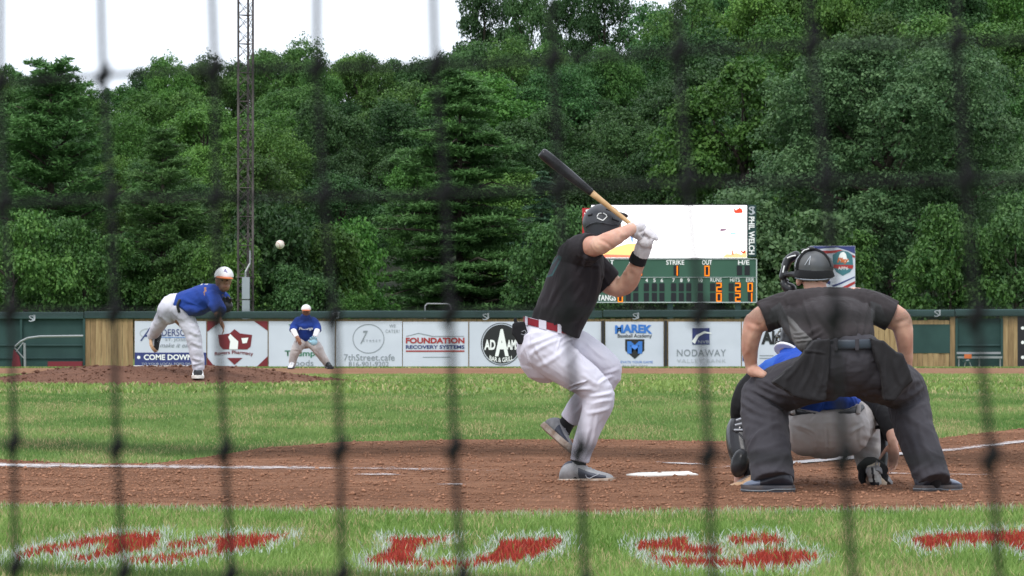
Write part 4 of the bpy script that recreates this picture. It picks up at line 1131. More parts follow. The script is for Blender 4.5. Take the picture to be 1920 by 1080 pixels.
def hand(sol, wrist, d, palm_n, size=.19, curl=.6, thumb_side=1, spread=.1):
    """open hand added to a Solid: d = direction of the fingers, palm_n = direction the palm faces"""
    d = d.normalized(); sd = d.cross(palm_n).normalized(); pn = sd.cross(d).normalized() * -1
    if pn.dot(palm_n) < 0: pn = -pn
    pl = size * .52
    A = []
    for t, w, h in ((-.1, .14, .12), (.1, .16, .13), (.35, .21, .13), (.65, .235, .115), (.92, .225, .095)):
        c = wrist + d * (t * pl); A.append([*c, size * w, size * h * .85])
    # palm cross-section: wide along sd
    A = catmull(A, 3); sol.raw(A, 16, ref=tuple(pn))
    for i, (off, ln) in enumerate(((-.165, .44), (-.055, .50), (.055, .47), (.16, .37))):
        off *= thumb_side * -1 * -1
        st = wrist + d * (pl * .88) + sd * (off * size)
        dirn = (d + sd * off * spread * 4).normalized(); pts = [[*(st - dirn * .02), .045 * size, .045 * size]]; c = st; ang = 0
        for sgm, (fr, rr) in enumerate(((.42, .046), (.32, .042), (.26, .036))):
            pts.append([*c, rr * size, rr * size]); ang += curl * (.6 if sgm == 0 else .75)
            c = c + (dirn * math.cos(ang) + pn * math.sin(ang)) * (ln * size * fr)
        pts.append([*c, .032 * size, .032 * size]); sol.raw(catmull(pts, 2), 8)
    st = wrist + d * (pl * .15) - sd * (.15 * size * thumb_side) ; c = st
    pts = [[*c, .06 * size, .06 * size]]; dv = (d * .75 - sd * .7 * thumb_side + pn * .35).normalized()
    for fr, rr in ((.20, .055), (.18, .048), (.15, .038)):
        c = c + dv * (fr * size); dv = (dv + d * .25 + pn * curl * .3).normalized(); pts.append([*c, rr * size, rr * size])
    sol.raw(catmull(pts, 2), 8)

def gripping(sol, c, ax, side, size=1.0, r=.021, flip=1):
    """a gloved fist closed round a bar: ax the bar's direction, side = where the palm is"""
    ax = ax.normalized(); e1 = (side - ax * side.dot(ax)).normalized(); e2 = ax.cross(e1) * flip
    for i in range(4):
        o = c + ax * ((i - 1.5) * .0205 * size); pts = []; R = (r + .012) * (1 - .03 * i)
        for k in range(9):
            a = math.radians(-35 + 31 * k)
            rr = (.0118 - .0022 * k / 8) * size
            pts.append([*(o + (e1 * math.cos(a) + e2 * math.sin(a)) * R * (1 + (.14 if k in (1, 4) else 0))), rr, rr])
        sol.raw(np.array(pts), 9)
    A = []
    for t, w, h in ((-.045, .022, .015), (-.02, .031, .017), (.02, .033, .018), (.042, .022, .014)):
        A.append([*(c + ax * t * size + e1 * (r + .014)), w * .55, w])
    sol.raw(catmull(A, 3), 14, ref=tuple(e2))
    pts = []
    for k in range(6):
        a = math.radians(-25 - 27 * k); o = c + ax * (-.022 - .007 * k) * size
        pts.append([*(o + (e1 * math.cos(a) + e2 * math.sin(a)) * (r + .013)), (.0135 - .0012 * k), (.0135 - .0012 * k)])
    sol.raw(np.array(pts), 9)

# cloth and skin
def cloth(name, c, c2=None, rough=.85, b=.35, sc=260, sheen=.15, nsc=5):
    sheen *= .2
    return mat(name, c, rough, c2 or tuple(v * .86 for v in c), nsc, b, sc, sheen=sheen, bdist=.0015, ramp=(.3, .75))
M['skin'] = mat('fair_skin', (.58, .35, .26), .5, (.45, .22, .16), 9, .2, 220, bdist=.001, ramp=(.35, .7))
M['skin'].node_tree.nodes['Principled BSDF'].inputs['Subsurface Weight'].default_value = .12
M['skin'].node_tree.nodes['Principled BSDF'].inputs['Subsurface Scale'].default_value = .02
M['darkskin'] = mat('brown_skin', (.27, .135, .085), .5, (.20, .095, .06), 12)
M['jersey_black'] = cloth('black_jersey', (.012, .009, .012), (.017, .013, .016))
M['jersey_mark'] = cloth('jersey_mark', (.05, .085, .09))
M['pants_white'] = cloth('white_pants', (.60, .59, .67), (.56, .54, .62))
M['pants_gray'] = cloth('grey_pants', (.44, .415, .41), (.39, .36, .35))
M['umpire_pants'] = cloth('charcoal_pants', (.036, .034, .041), (.045, .042, .050))
M['umpire_shirt'] = cloth('charcoal_shirt', (.026, .021, .023), (.034, .028, .030))
M['umpire_panel'] = cloth('grey_mesh_panel', (.105, .10, .10), (.13, .125, .125))
M['royal'] = cloth('royal_blue_jersey', (.010, .036, .21), (.013, .047, .26))
M['royal2'] = cloth('royal_blue_sleeve', (.028, .10, .42))
M['blackcloth'] = cloth('black_cloth', (.010, .010, .012))
M['blackplastic'] = mat('black_plastic', (.016, .016, .019), .32, (.022, .022, .026), 14, .15, 90, bdist=.001)
M['helmet_gray'] = mat('charcoal_helmet', (.038, .040, .047), .42, (.048, .050, .058), 10, .1, 140, bdist=.001)
M['glove_white'] = mat('white_leather_glove', (.66, .63, .66), .6, (.55, .52, .55), 22, .3, 110, bdist=.002)
M['red_belt'] = mat('red_belt', (.22, .012, .022), .55)
M['blackleather'] = mat('black_leather', (.013, .013, .016), .35, (.02, .02, .024), 12, .2, 120, bdist=.001, coat=.2)
M['shoe_gray'] = mat('grey_shoe_mesh', (.27, .27, .28), .8, (.20, .20, .21), 30, .3, 200, bdist=.001)
M['shoe_sole'] = mat('dirty_pale_sole', (.42, .36, .31), .8, (.25, .17, .12), 24)
M['shoe_navy'] = mat('dark_shoe_accent', (.045, .05, .07), .5)
M['hair'] = mat('light_brown_hair', (.11, .075, .045), .7, (.20, .14, .09), 90, .7, 160, stretch=(3, 3, .6), bdist=.003)
M['darkhair'] = mat('dark_hair', (.02, .014, .012), .7)
M['wood'] = mat('bat_maple', (.58, .38, .20), .4, (.50, .31, .15), 14, stretch=(1, 1, 1))
M['bat_black'] = mat('bat_black_lacquer', (.016, .016, .02), .28, (.03, .028, .032), 18, .1, 90, bdist=.001)
M['leather_tan'] = mat('tan_leather', (.50, .33, .20), .6, (.40, .25, .15), 20)
M['whitecap'] = cloth('white_cap', (.72, .72, .74))
M['steel'] = mat('steel_wire', (.30, .30, .33), .3, metal=.8)

# ================================================================ the batter
B = Fig(23.45)
b0 = B.p(1086, 905)
bat_er = empty('person', b0, label='batter in black jersey and white trousers with bat cocked over the shoulder', cat='person')
bodyS = Solid(B)
bodyS.tube([(1026, 640, .0, 32, 30), (1044, 590, 0, 36, 34), (1066, 550, 0, 38, 38), (1083, 510, 0, 38, 42), (1096, 480, 0, 32, 44), (1108, 455, .02, 20, 22), (1120, 432, .03, 19, 21)])
bodyS.ball(1130, 415, .03, 28, 31, 33)           # head
bodyS.ball(1156, 424, .10, 9, 9, 12).ball(1147, 438, .08, 12, 12, 9)      # nose and chin turned to the pitcher
bodyS.tube([(1090, 470, -.12, 24, 24), (1108, 463, -.24, 20, 20), (1126, 460, -.32, 17.5, 17.5), (1131, 457, -.33, 16.5, 16.5)], sub=3)
bodyS.tube([(1124, 460, -.33, 16.5, 16.5), (1140, 452, -.32, 16.5, 16), (1158, 443, -.26, 14.5, 14), (1176, 433, -.17, 11.5, 11.5), (1190, 427, -.11, 10, 9.5)], sub=3)
bodyS.tube([(1112, 500, .15, 22, 22), (1138, 527, .16, 22, 22), (1158, 540, .13, 17, 17), (1168, 539, .11, 16, 16)], sub=3)
bodyS.tube([(1166, 540, .12, 16, 16), (1179, 528, .08, 18, 17), (1190, 506, .02, 15.5, 14), (1199, 486, -.02, 12, 11), (1206, 466, -.06, 12, 10)], sub=3)
bodyS.tube([(1030, 662, -.06, 26, 26), (1085, 703, -.1, 23, 23), (1120, 742, -.1, 20, 20), (1113, 785, -.09, 19, 20), (1100, 820, -.08, 18, 19), (1087, 860, -.08, 12, 12), (1082, 885, -.08, 14, 14)])
bodyS.tube([(1045, 643, .1, 26, 26), (1098, 664, .13, 22, 22), (1134, 694, .14, 18, 18), (1110, 736, .16, 17, 17), (1080, 772, .2, 17, 17), (1060, 800, .23, 12, 12), (1050, 815, .23, 12, 12)])
bd = bodyS.build('body', M['skin'], bat_er, voxel=.006, smooth=4, rough=.002, rscale=14, rst=(1, 1, .7), folds=[(1122, 448, 1150, 466, 3, -1.6), (1160, 438, 1180, 440, 4, 1.2), (1172, 512, 1166, 540, 4, -1.8), (1184, 500, 1196, 515, 4, 1.2)])
# jersey
J = Solid(B)
J.tube([(1040, 618, 0, 48, 45), (1049, 594, 0, 49, 47), (1067, 556, 0, 51, 52), (1079, 520, 0, 51, 57), (1089, 490, 0, 46, 58), (1098, 468, .0, 36, 54), (1108, 452, .01, 21, 26), (1112, 446, .02, 18, 20)], res=26, cap0=False)
J.tube([(1076, 482, -.08, 33, 30), (1092, 470, -.15, 31, 28), (1110, 463, -.245, 26, 25)], sub=3, cap1=False)
J.tube([(1100, 495, .1, 33, 30), (1122, 513, .15, 30, 28), (1142, 531, .16, 27, 26)], sub=3, cap1=False)
J.ball(1052, 560, -.02, 34, 40, 46, .35).ball(1064, 512, -.01, 32, 48, 40, .35)
jf = [(1105, 470, 1085, 520, 4, 3.2), (1118, 485, 1112, 560, 4, 3), (1060, 500, 1018, 590, 5, 2.6), (1080, 520, 1030, 600, 4, 2.6), (1100, 530, 1050, 608, 4, 2.4), (1120, 560, 1075, 615, 4, 2.4), (1092, 490, 1125, 500, 3, 2.2), (1084, 478, 1110, 488, 3, 2.6), (1004, 575, 1000, 600, 3, 2), (1018, 570, 1010, 606, 3, 2), (1048, 575, 1038, 612, 3, 2), (1128, 512, 1146, 540, 3, 2)]
def jm(px, py, c, n):
    out = np.zeros(len(px))
    poly = [(1047, 478), (1054, 482), (1048, 494), (1036, 517), (1020, 522), (1026, 505)]
    inner = [(1045, 484), (1050, 486), (1045, 494), (1034, 514), (1024, 518), (1030, 504)]
    front = c[:, 1] < B.Y + .06
    out[inpoly(px, py, poly) & front] = 1; out[inpoly(px, py, inner) & front] = 2
    return out
M['mark_edge'] = cloth('number_edge', (.02, .065, .07)); M['mark_fill'] = cloth('number_fill', (.028, .028, .036))
J.build('jersey', [M['jersey_black'], M['mark_edge'], M['mark_fill']], bat_er, voxel=.0055, smooth=5, folds=jf, rough=.0035, rscale=9, rst=(1.3, 1, .6), fmat=jm)
# trousers
Pn = Solid(B)
Pn.tube([(1034, 607, 0, 46, 44), (1030, 622, 0, 50, 47), (1024, 645, 0, 55, 52), (1022, 668, 0, 50, 52)], res=26, cap0=False)
Pn.ball(1011, 656, -.03, 42, 46, 43, .3)
Pn.tube([(1014, 652, -.07, 43, 44), (1050, 679, -.09, 38, 41), (1088, 705, -.10, 33, 36), (1114, 727, -.10, 29.5, 32), (1124, 743, -.10, 28, 30)], sub=5)
Pn.tube([(1122, 738, -.10, 30, 31), (1122, 757, -.10, 29.5, 31), (1113, 782, -.09, 25, 28), (1102, 812, -.085, 21.5, 25), (1093, 838, -.08, 18.5, 22), (1087, 865, -.08, 18, 21)], sub=4, cap1=False)
Pn.tube([(1045, 640, .1, 42, 42), (1082, 652, .12, 34, 38), (1114, 670, .13, 30, 33), (1139, 690, .14, 26, 28), (1142, 702, .14, 24, 25)], sub=4)
Pn.tube([(1141, 698, .14, 25, 26), (1127, 722, .15, 25, 26), (1104, 744, .17, 24, 25), (1084, 765, .19, 22, 22), (1067, 788, .21, 18, 18)], sub=4, cap1=False)
pf = [(1050, 626, 985, 650, 4, 2.8), (1062, 634, 990, 668, 4, 2.6), (1070, 645, 1005, 690, 4.5, 2.2), (1078, 632, 1050, 650, 3, 3), (1088, 645, 1060, 690, 5, 2), (1150, 735, 1100, 743, 3, 2.0), (1152, 750, 1106, 760, 3, 1.6), (1146, 765, 1098, 776, 3.5, 1.8), (1110, 730, 1065, 732, 3, 2.6),
      (1120, 775, 1100, 855, 3, 2.4), (1105, 800, 1098, 862, 2.6, 2), (1082, 810, 1073, 858, 3, 2), (1130, 790, 1108, 860, 3, 1.8), (1090, 700, 1130, 725, 4, 1.4), (1062, 733, 1102, 712, 1.3, 1.8), (1000, 640, 1030, 690, 3, 1.6), (1150, 705, 1120, 722, 3, 2.4), (1095, 752, 1078, 776, 3, 2), (1162, 690, 1130, 700, 3, 1.8), (1018, 622, 978, 634, 3, 2.2), (1066, 655, 1110, 690, 5, 1.2), (1062, 728, 1102, 714, 1.6, 2.6), (1128, 800, 1108, 858, 1.4, 1.6), (1058, 640, 1100, 690, 1.4, 1.4), (985, 655, 1002, 692, 1.5, 1.6), (1092, 634, 1140, 676, 3, 1.6), (1000, 624, 996, 646, 1.8, 1.4), (1052, 632, 1044, 660, 2, 1.6)]
Pn.build('trousers', M['pants_white'], bat_er, voxel=.0055, smooth=4, folds=pf, rough=.0022, rscale=7, rst=(1.2, 1, .8))
# belt: red pieces with white loops between
def band(fig, parent, name, m, pts, half, th=.006, bulge=1.0):
    """closed band along an ellipse-like path: pts (px,py,dy)"""
    V = []; n = len(pts)
    for q in pts:
        c = fig.p(*q); V += [c + Vector((0, 0, half)), c - Vector((0, 0, half))]
    return V
def ellband(fig, parent, name, m, c, rx, ry, tilt, half, a0, a1, th=.005, n=30, tiltd=0):
    mb = MB(); cc = fig.p(*c); V = []
    for i in range(n + 1):
        a = math.radians(a0 + (a1 - a0) * i / n)
        for (k, h) in ((1, half), (1, -half), (1 - th / .15, -half), (1 - th / .15, half)):
            x = math.cos(a) * rx * k * fig.u; y = math.sin(a) * ry * k * fig.u; z = h + x * math.tan(tilt) + y * math.tan(tiltd)
            V.append(cc + Vector((x, y, z)))
    Fs = [(i * 4 + j, i * 4 + (j + 1) % 4, i * 4 + 4 + (j + 1) % 4, i * 4 + 4 + j) for i in range(n) for j in range(4)] + [(0, 3, 2, 1), (n * 4, n * 4 + 1, n * 4 + 2, n * 4 + 3)]
    me = nmesh(name, V, Fs, [m], smooth=False)
    bm = bmesh.new(); bm.from_mesh(me); bmesh.ops.recalc_face_normals(bm, faces=bm.faces[:]); bm.to_mesh(me); bm.free()
    return link(name, me, parent)
ellband(B, bat_er, 'belt', M['red_belt'], (1031, 612, 0), 50, 48, -.235, .021, 0, 360, n=48)
for a in (206, 246, 286, 320, 350): ellband(B, bat_er, 'belt_loop', M['pants_white'], (1031, 612, 0), 52, 50, -.235, .026, a, a + (16 if a == 246 else 8), n=6)
# black guard hanging from the back pocket
Gd = Solid(B)
Gd.mb.prism([((B.p(x, 0)).x, B.p(0, y).z) for x, y in ((961, 608), (966, 605), (983, 603), (990, 628), (990, 643), (972, 645), (966, 632), (960, 626))], B.Y - .14, B.Y - .10)
Gd.tube([(967, 606, -.12, 3, 3), (966, 598, -.12, 2.6, 2.6)], sub=2)
g_ = Gd.build('pocket_guard', M['blackcloth'], bat_er, voxel=.004, smooth=5, rough=.002, rscale=20)
hexa = [(978, 622), (984, 619), (987, 623), (983, 628), (977, 626)]
MB().path([B.p(x, y, -.142) for x, y in hexa], .0016, 4).build('emblem', M['ink_lightgrey'], g_)
# shoes and socks
Sk = Solid(B); Sk.tube([(1086, 858, -.08, 15, 17), (1084, 872, -.08, 14.5, 17), (1082, 888, -.085, 17, 18)], cap0=False)
Sk.build('sock', M['blackcloth'], bat_er, voxel=.005)
Sk = Solid(B); Sk.tube([(1072, 780, .205, 15.5, 15), (1060, 798, .225, 15, 15), (1052, 812, .235, 17, 15)], cap0=False)
Sk.build('sock', M['blackcloth'], bat_er, voxel=.005)
shoe(bat_er, B.p(1050, 908.5, -.07), B.p(1151, 907.5, -.16), Vector((0, 0, 1)), .115, (M['shoe_gray'], M['shoe_sole'], M['shoe_navy']), high=.118)
shoe(bat_er, B.p(1017, 803, .27), B.p(1067, 848, .10), Vector((.68, .1, .72)), .105, (M['shoe_gray'], M['shoe_sole'], M['shoe_navy']), high=.095)
MB().path([B.p(x, y, -.185) for x, y in ((1098, 890), (1100, 895), (1105, 897), (1113, 893), (1124, 888))], .0022, 5).build('shoe_emblem', M['ink_lightgrey'], bat_er)
# helmet
def helmet(fig, parent, c, rx, ry, rz, m, cut, tilt=0.0, name='helmet', flap=None, brim=None, th=.006):
    """dome shell, c=(px,py,dy); cut(x,y) -> lower limit as fraction of rz below the centre"""
    n, mm = 48, 26; cc = fig.p(*c); V = []; u = fig.u
    Rz = Matrix.Rotation(tilt, 3, 'Y')
    for lay in (1.0, 1 - th / (rx * u)):
        for j in range(mm + 1):
            for i in range(n):
                a = 2 * math.pi * i / n; lim = cut(math.cos(a), math.sin(a))
                ph = (j / mm) * (math.pi / 2 + lim)
                v = Vector((math.sin(ph) * math.cos(a) * rx, math.sin(ph) * math.sin(a) * ry, math.cos(ph) * rz)) * u * lay
                if ph > math.pi / 2: v.x = math.cos(a) * rx * u * lay * (1 - .12 * (ph - math.pi / 2)); v.y = math.sin(a) * ry * u * lay * (1 - .12 * (ph - math.pi / 2))
                V.append(cc + Rz @ v)
    q = (mm + 1) * n; Fs = []
    for j in range(mm):
        for i in range(n):
            a, b_, c_, d_ = j * n + i, (j + 1) * n + i, (j + 1) * n + (i + 1) % n, j * n + (i + 1) % n
            Fs.append((a, b_, c_, d_)); Fs.append((q + a, q + d_, q + c_, q + b_))
    Fs += [(mm * n + i, q + mm * n + i, q + mm * n + (i + 1) % n, mm * n + (i + 1) % n) for i in range(n)]
    me = nmesh(name, V, Fs, [m], smooth=True); bm = bmesh.new(); bm.from_mesh(me); bmesh.ops.remove_doubles(bm, verts=bm.verts[:], dist=1e-5); bmesh.ops.recalc_face_normals(bm, faces=bm.faces[:]); bm.to_mesh(me); bm.free()
    return link(name, me, parent)
hc = (1130, 418, .03)
hl = helmet(B, bat_er, hc, 38, 38, 36, M['helmet_gray'], lambda x, y: .72 if (x < .55) else .72 - (x - .55) * 1.6, tilt=-.12)
# ear flap side, brim towards the pitcher
Bm = Solid(B); Bm.tube([(1150, 402, .12, 14, 5), (1163, 404, .19, 13, 4), (1172, 407, .23, 9, 3)], sub=3, ref=(0, .5, 1)); Bm.build('brim', M['helmet_gray'], hl, voxel=.005)
hx = [(1119.5, 406), (1122.5, 400.5), (1128, 399.5), None, (1131, 399.5), (1136.5, 402.5), (1138, 406.5), (1130.5, 413.5), (1119.5, 408.5)]
def onhel(px, py):
    dx = (px - hc[0]) / 38; dz = (hc[1] - py) / 36; return B.p(px, py, hc[2] - 38 * B.u * math.sqrt(max(0, 1 - dx * dx - dz * dz)) - .0035)
seg = []; 
for q in hx:
    if q is None:
        MB().path(seg, .0032, 5).build('emblem', M['ink_white'], hl); seg = []
    else: seg.append(onhel(*q))
MB().path(seg, .0032, 5).build('emblem', M['ink_white'], hl)
for (a, b_) in (((1103, 403.5), (1110, 402)), ((1148, 410), (1160, 414.5)), ((1136, 392), (1146, 395))):
    Sv = MB(); Sv.bar(onhel(*a), onhel(*b_), .007, 8); Sv.build('vent', M['blackplastic'], hl)
# raised ridges round the lower shell
MB().path([onhel(x, y) for x, y in ((1098, 426), (1106, 420), (1118, 416.5), (1130, 418), (1146, 421), (1158, 421))], .004, 6).build('ridge', M['helmet_gray'], hl)
# bat
knob, tip_ = B.p(1223, 452.5, -.085), B.p(1014, 285, -.16)
ax = (tip_ - knob); BL = ax.length; ax.normalize()
bt = empty('baseball_bat', knob, label='two-tone wooden bat with black barrel and pale handle held up by the batter', cat='bat')
def lathe(a, axv, prof, m, parent, name, n=20):
    u_ = axv.orthogonal().normalized(); w_ = axv.cross(u_); V = []
    for t, r in prof:
        for i in range(n): V.append(a + axv * t + (u_ * math.cos(2 * math.pi * i / n) + w_ * math.sin(2 * math.pi * i / n)) * r)
    Fs = [(j * n + i, j * n + (i + 1) % n, (j + 1) * n + (i + 1) % n, (j + 1) * n + i) for j in range(len(prof) - 1) for i in range(n)] + [tuple(range(n))[::-1], tuple((len(prof) - 1) * n + i for i in range(n))]
    return link(name, nmesh(name, V, Fs, [m], smooth=True), parent)
cutL = BL * .545
def brad(t): return float(np.interp(t / BL, [0, .35, .5, .62, .75, .88, .97, 1], [.0125, .0135, .0175, .0235, .0300, .0328, .0325, .029]))
lathe(knob, ax, [(-.006, .008), (-.004, .019), (.004, .025), (.012, .025), (.019, .018), (.028, .0135)] + [(t, brad(t)) for t in np.linspace(.035, cutL, 10)], M['wood'], bt, 'handle')
lathe(knob, ax, [(t, brad(t) + .0006) for t in np.linspace(cutL, BL * .985, 18)] + [(BL * .995, .027), (BL, .02), (BL - .012, .012), (BL - .014, .002)], M['bat_black'], bt, 'barrel')
def batp(px): t = (1223 - px) / (1223 - 1014); return knob.lerp(tip_, t)
G1 = Solid(B); gripping(G1, batp(1194), ax, Vector((-.35, -.5, -.75)), 1.12, flip=-1)
G1.tube([(1182, 433, -.12, 14.5, 13), (1189, 430, -.11, 14, 13), (1194, 429, -.10, 15, 13)], sub=2, cap0=False)
G1.ball(1197, 425, -.11, 15, 13, 12, .3)
G1.build('batting_glove', M['glove_white'], bat_er, voxel=.0035, smooth=2, rough=.0012, rscale=40, rst=(1, 1, 1))
G2 = Solid(B); gripping(G2, batp(1212), ax, Vector((.35, -.5, .6)) * 1, 1.12, flip=1)
G2.tube([(1202, 479, -.03, 15, 13), (1205, 468, -.05, 15.5, 13), (1209, 456, -.07, 15, 13)], sub=2, cap0=False)
G2.ball(1210, 452, -.09, 15, 12, 14, .3)
G2.build('batting_glove', M['glove_white'], bat_er, voxel=.0035, smooth=2, rough=.0012, rscale=40, rst=(1, 1, 1))
Wb = Solid(B); Wb.tube([(1200, 477, -.03, 16, 14), (1194, 493, -.005, 17, 15.5)], sub=3, cap0=False, cap1=False)
Wb.build('wristband', M['blackcloth'], bat_er, voxel=.004, smooth=3)

# ================================================================ the catcher
Cf = Fig(22.75)
ca = empty('person', Cf.p(1540, 915), label='catcher squatting in grey trousers and blue jersey between the umpire legs', cat='person')
b_ = Solid(Cf)
b_.tube([(1545, 795, .03, 45, 40), (1540, 755, .04, 44, 36), (1515, 715, .25, 55, 44), (1492, 694, .38, 38, 24), (1484, 672, .45, 18, 18), (1478, 650, .48, 20, 22)], side=(1, 0, 0))
b_.ball(1488, 636, .5, 22, 26, 28)
b_.tube([(1470, 692, .38, 14, 14), (1440, 702, .38, 14, 14), (1406, 720, .38, 13, 13), (1387, 755, .36, 15, 15), (1388, 790, .42, 13, 13), (1400, 812, .6, 11, 11)], sub=3)
b_.tube([(1545, 700, .36, 20, 20), (1610, 735, .32, 18, 18), (1655, 765, .2, 16, 16), (1668, 795, .14, 15, 14), (1673, 820, .07, 11, 10), (1674, 831, .05, 10, 8)], sub=3)
hand(b_, Cf.p(1674, 829, .05), Vector((.05, -.05, -1)), Vector((-.75, -.5, 0)), size=.20, curl=.38, thumb_side=-1)
b_.tube([(1570, 805, .02, 40, 40), (1610, 785, .3, 34, 34), (1635, 780, .48, 28, 28), (1630, 830, .32, 24, 24), (1632, 880, .16, 15, 15), (1640, 900, .12, 15, 15)], sub=4)
b_.tube([(1520, 805, .02, 40, 40), (1460, 795, .3, 34, 34), (1408, 795, .48, 27, 27), (1400, 840, .36, 24, 24), (1392, 885, .22, 15, 15), (1390, 905, .2, 15, 15)], sub=4)
b_.build('body', M['skin'], ca, voxel=.006, smooth=3)
s_ = Solid(Cf)
s_.ball(1548, 803, .0, 84, 70, 53)
s_.ball(1516, 812, -.02, 50, 52, 43).ball(1580, 812, -.02, 50, 52, 43)
s_.tube([(1545, 762, .04, 74, 58), (1547, 790, .02, 80, 62), (1548, 800, 0, 78, 60)], res=28, cap0=False)
s_.tube([(1580, 806, .04, 46, 42), (1612, 786, .28, 40, 38), (1632, 776, .46, 33, 33), (1634, 790, .46, 31, 33)], sub=4)
s_.tube([(1634, 785, .46, 31, 32), (1628, 825, .34, 33, 32), (1629, 850, .26, 29, 29), (1630, 878, .18, 22, 22)], sub=4, cap1=False)
s_.tube([(1515, 806, .04, 46, 42), (1460, 792, .28, 40, 38), (1412, 786, .46, 31, 33), (1404, 800, .46, 30, 33)], sub=4)
s_.tube([(1408, 790, .46, 30, 32), (1402, 830, .36, 29, 30), (1394, 880, .22, 20, 20)], sub=4, cap1=False)
cf_ = [(1487, 796, 1530, 812, 3, 2.4), (1493, 803, 1525, 818, 2, 1.6), (1622, 796, 1586, 812, 3, 2.4), (1612, 802, 1590, 815, 2, 2), (1550, 800, 1552, 850, 2, -2.4), (1475, 775, 1488, 830, 3, 1.6), (1618, 775, 1612, 835, 3, 1.6), (1610, 832, 1650, 846, 4, 2), (1608, 850, 1648, 866, 4, 2.4), (1612, 816, 1652, 826, 4, 1.6)]
s_.build('trousers', M['pants_gray'], ca, voxel=.006, smooth=5, folds=cf_, rough=.0028, rscale=8, rst=(1, 1, .8))
# belt sagging at the back, the pale loop in the middle
mbv = Solid(Cf)
mbv.tube([(1468, 766, -.02, 5, 3), (1490, 774, -.10, 8.5, 3), (1520, 782, -.155, 10, 3), (1550, 785, -.165, 10, 3), (1580, 780, -.155, 10, 3), (1605, 770, -.10, 8.5, 3), (1618, 762, -.02, 5, 3)], res=14, ref=(0, 1, 0))
mbv.build('belt', M['blackleather'], ca, voxel=.0045, smooth=2)
mbv = Solid(Cf)
mbv.mb.prism([(Cf.p(x, 0).x, Cf.p(0, y).z) for x, y in ((1543, 777), (1566, 777), (1570, 790), (1575, 796), (1567, 802), (1545, 802), (1537, 796), (1541, 788))], Cf.Y - .185, Cf.Y - .165)
mbv.build('belt_flap', M['pants_gray'], ca, voxel=.004, smooth=3)
for p_ in (1486, 1610):
    z_ = Solid(Cf); z_.tube([(p_, 760, -.10 if p_ < 1500 else -.09, 4.5, 2.5), (p_ + (1 if p_ < 1500 else -1), 775, -.13 if p_ < 1500 else -.12, 4.5, 2.5)], sub=2); z_.build('belt_loop', M['pants_gray'], ca, voxel=.003, smooth=1)
s_ = Solid(Cf)
s_.tube([(1540, 768, .0, 76, 52), (1538, 750, .04, 72, 50), (1520, 718, .24, 62, 48), (1502, 694, .36, 56, 38), (1490, 676, .42, 34, 26), (1484, 664, .45, 23, 20)], res=26, cap0=False, side=(1, 0, 0))
s_.ball(1545, 752, -.06, 62, 40, 24)
s_.tube([(1474, 686, .38, 26, 26), (1440, 700, .38, 22, 22), (1412, 718, .38, 19, 19)], sub=3, cap1=False)
s_.tube([(1535, 690, .36, 30, 30), (1590, 722, .33, 27, 27), (1630, 745, .28, 24, 24)], sub=3, cap1=False)
M['royal_c'] = cloth('bright_royal_jersey', (.014, .060, .36), (.018, .075, .42))
s_.build('jersey', M['royal_c'], ca, voxel=.006, smooth=4, folds=[(1470, 768, 1560, 760, 4, 2), (1500, 776, 1600, 764, 3, 2), (1440, 672, 1425, 692, 3, 3), (1530, 775, 1545, 750, 3, 3)], rough=.004, rscale=9, rst=(1, 1, 1),
         fmat=lambda px, py, c, n: np.where((px < 1456 - (py - 668) * .45) & (py > 662) & (py < 725), 1, 0)).data.materials.append(M['royal2'])
s_ = Solid(Cf); s_.tube([(1474, 660, .45, 26, 26), (1476, 655, .46, 25, 25)], cap0=False, cap1=False); s_.build('collar', M['whitecap'], ca, voxel=.005)
s_ = Solid(Cf)
s_.tube([(1414, 712, .38, 19, 19), (1396, 732, .37, 18, 18), (1387, 760, .36, 17, 17), (1386, 785, .42, 15.5, 15), (1394, 802, .54, 14, 14)], sub=3, cap1=False); s_.build('undersleeve', M['blackcloth'], ca, voxel=.005, rough=.002, rscale=14)
s_ = Solid(Cf)
s_.tube([(1618, 742, .3, 21, 21), (1648, 762, .2, 20, 20), (1664, 788, .14, 19, 18), (1671, 818, .1, 13.5, 12.5), (1672, 824, .1, 13, 12)], sub=3, cap1=False); s_.build('undersleeve', M['blackcloth'], ca, voxel=.005, rough=.0025, rscale=14)
# mask and helmet of the catcher
s_ = Solid(Cf); s_.ball(1488, 632, .5, 27, 32, 30); s_.ball(1478, 644, .47, 17, 20, 20); ch = s_.build('helmet', M['blackplastic'], ca, voxel=.006, smooth=3)
mb = MB()
for yy_, x0_ in ((622, 1460), (632, 1456), (642, 1455), (652, 1458), (660, 1464)):
    mb.path([Cf.p(1476, yy_ - 3, .50), Cf.p(x0_ + 4, yy_ - 1, .5), Cf.p(x0_, yy_, .58), Cf.p(x0_ + 6, yy_, .66)], .0045, 6)
mb.path([Cf.p(1464, 616, .62), Cf.p(1456, 630, .6), Cf.p(1454, 645, .6), Cf.p(1462, 663, .6)], .005, 6)
mb.build('face_cage', M['blackplastic'], ca)
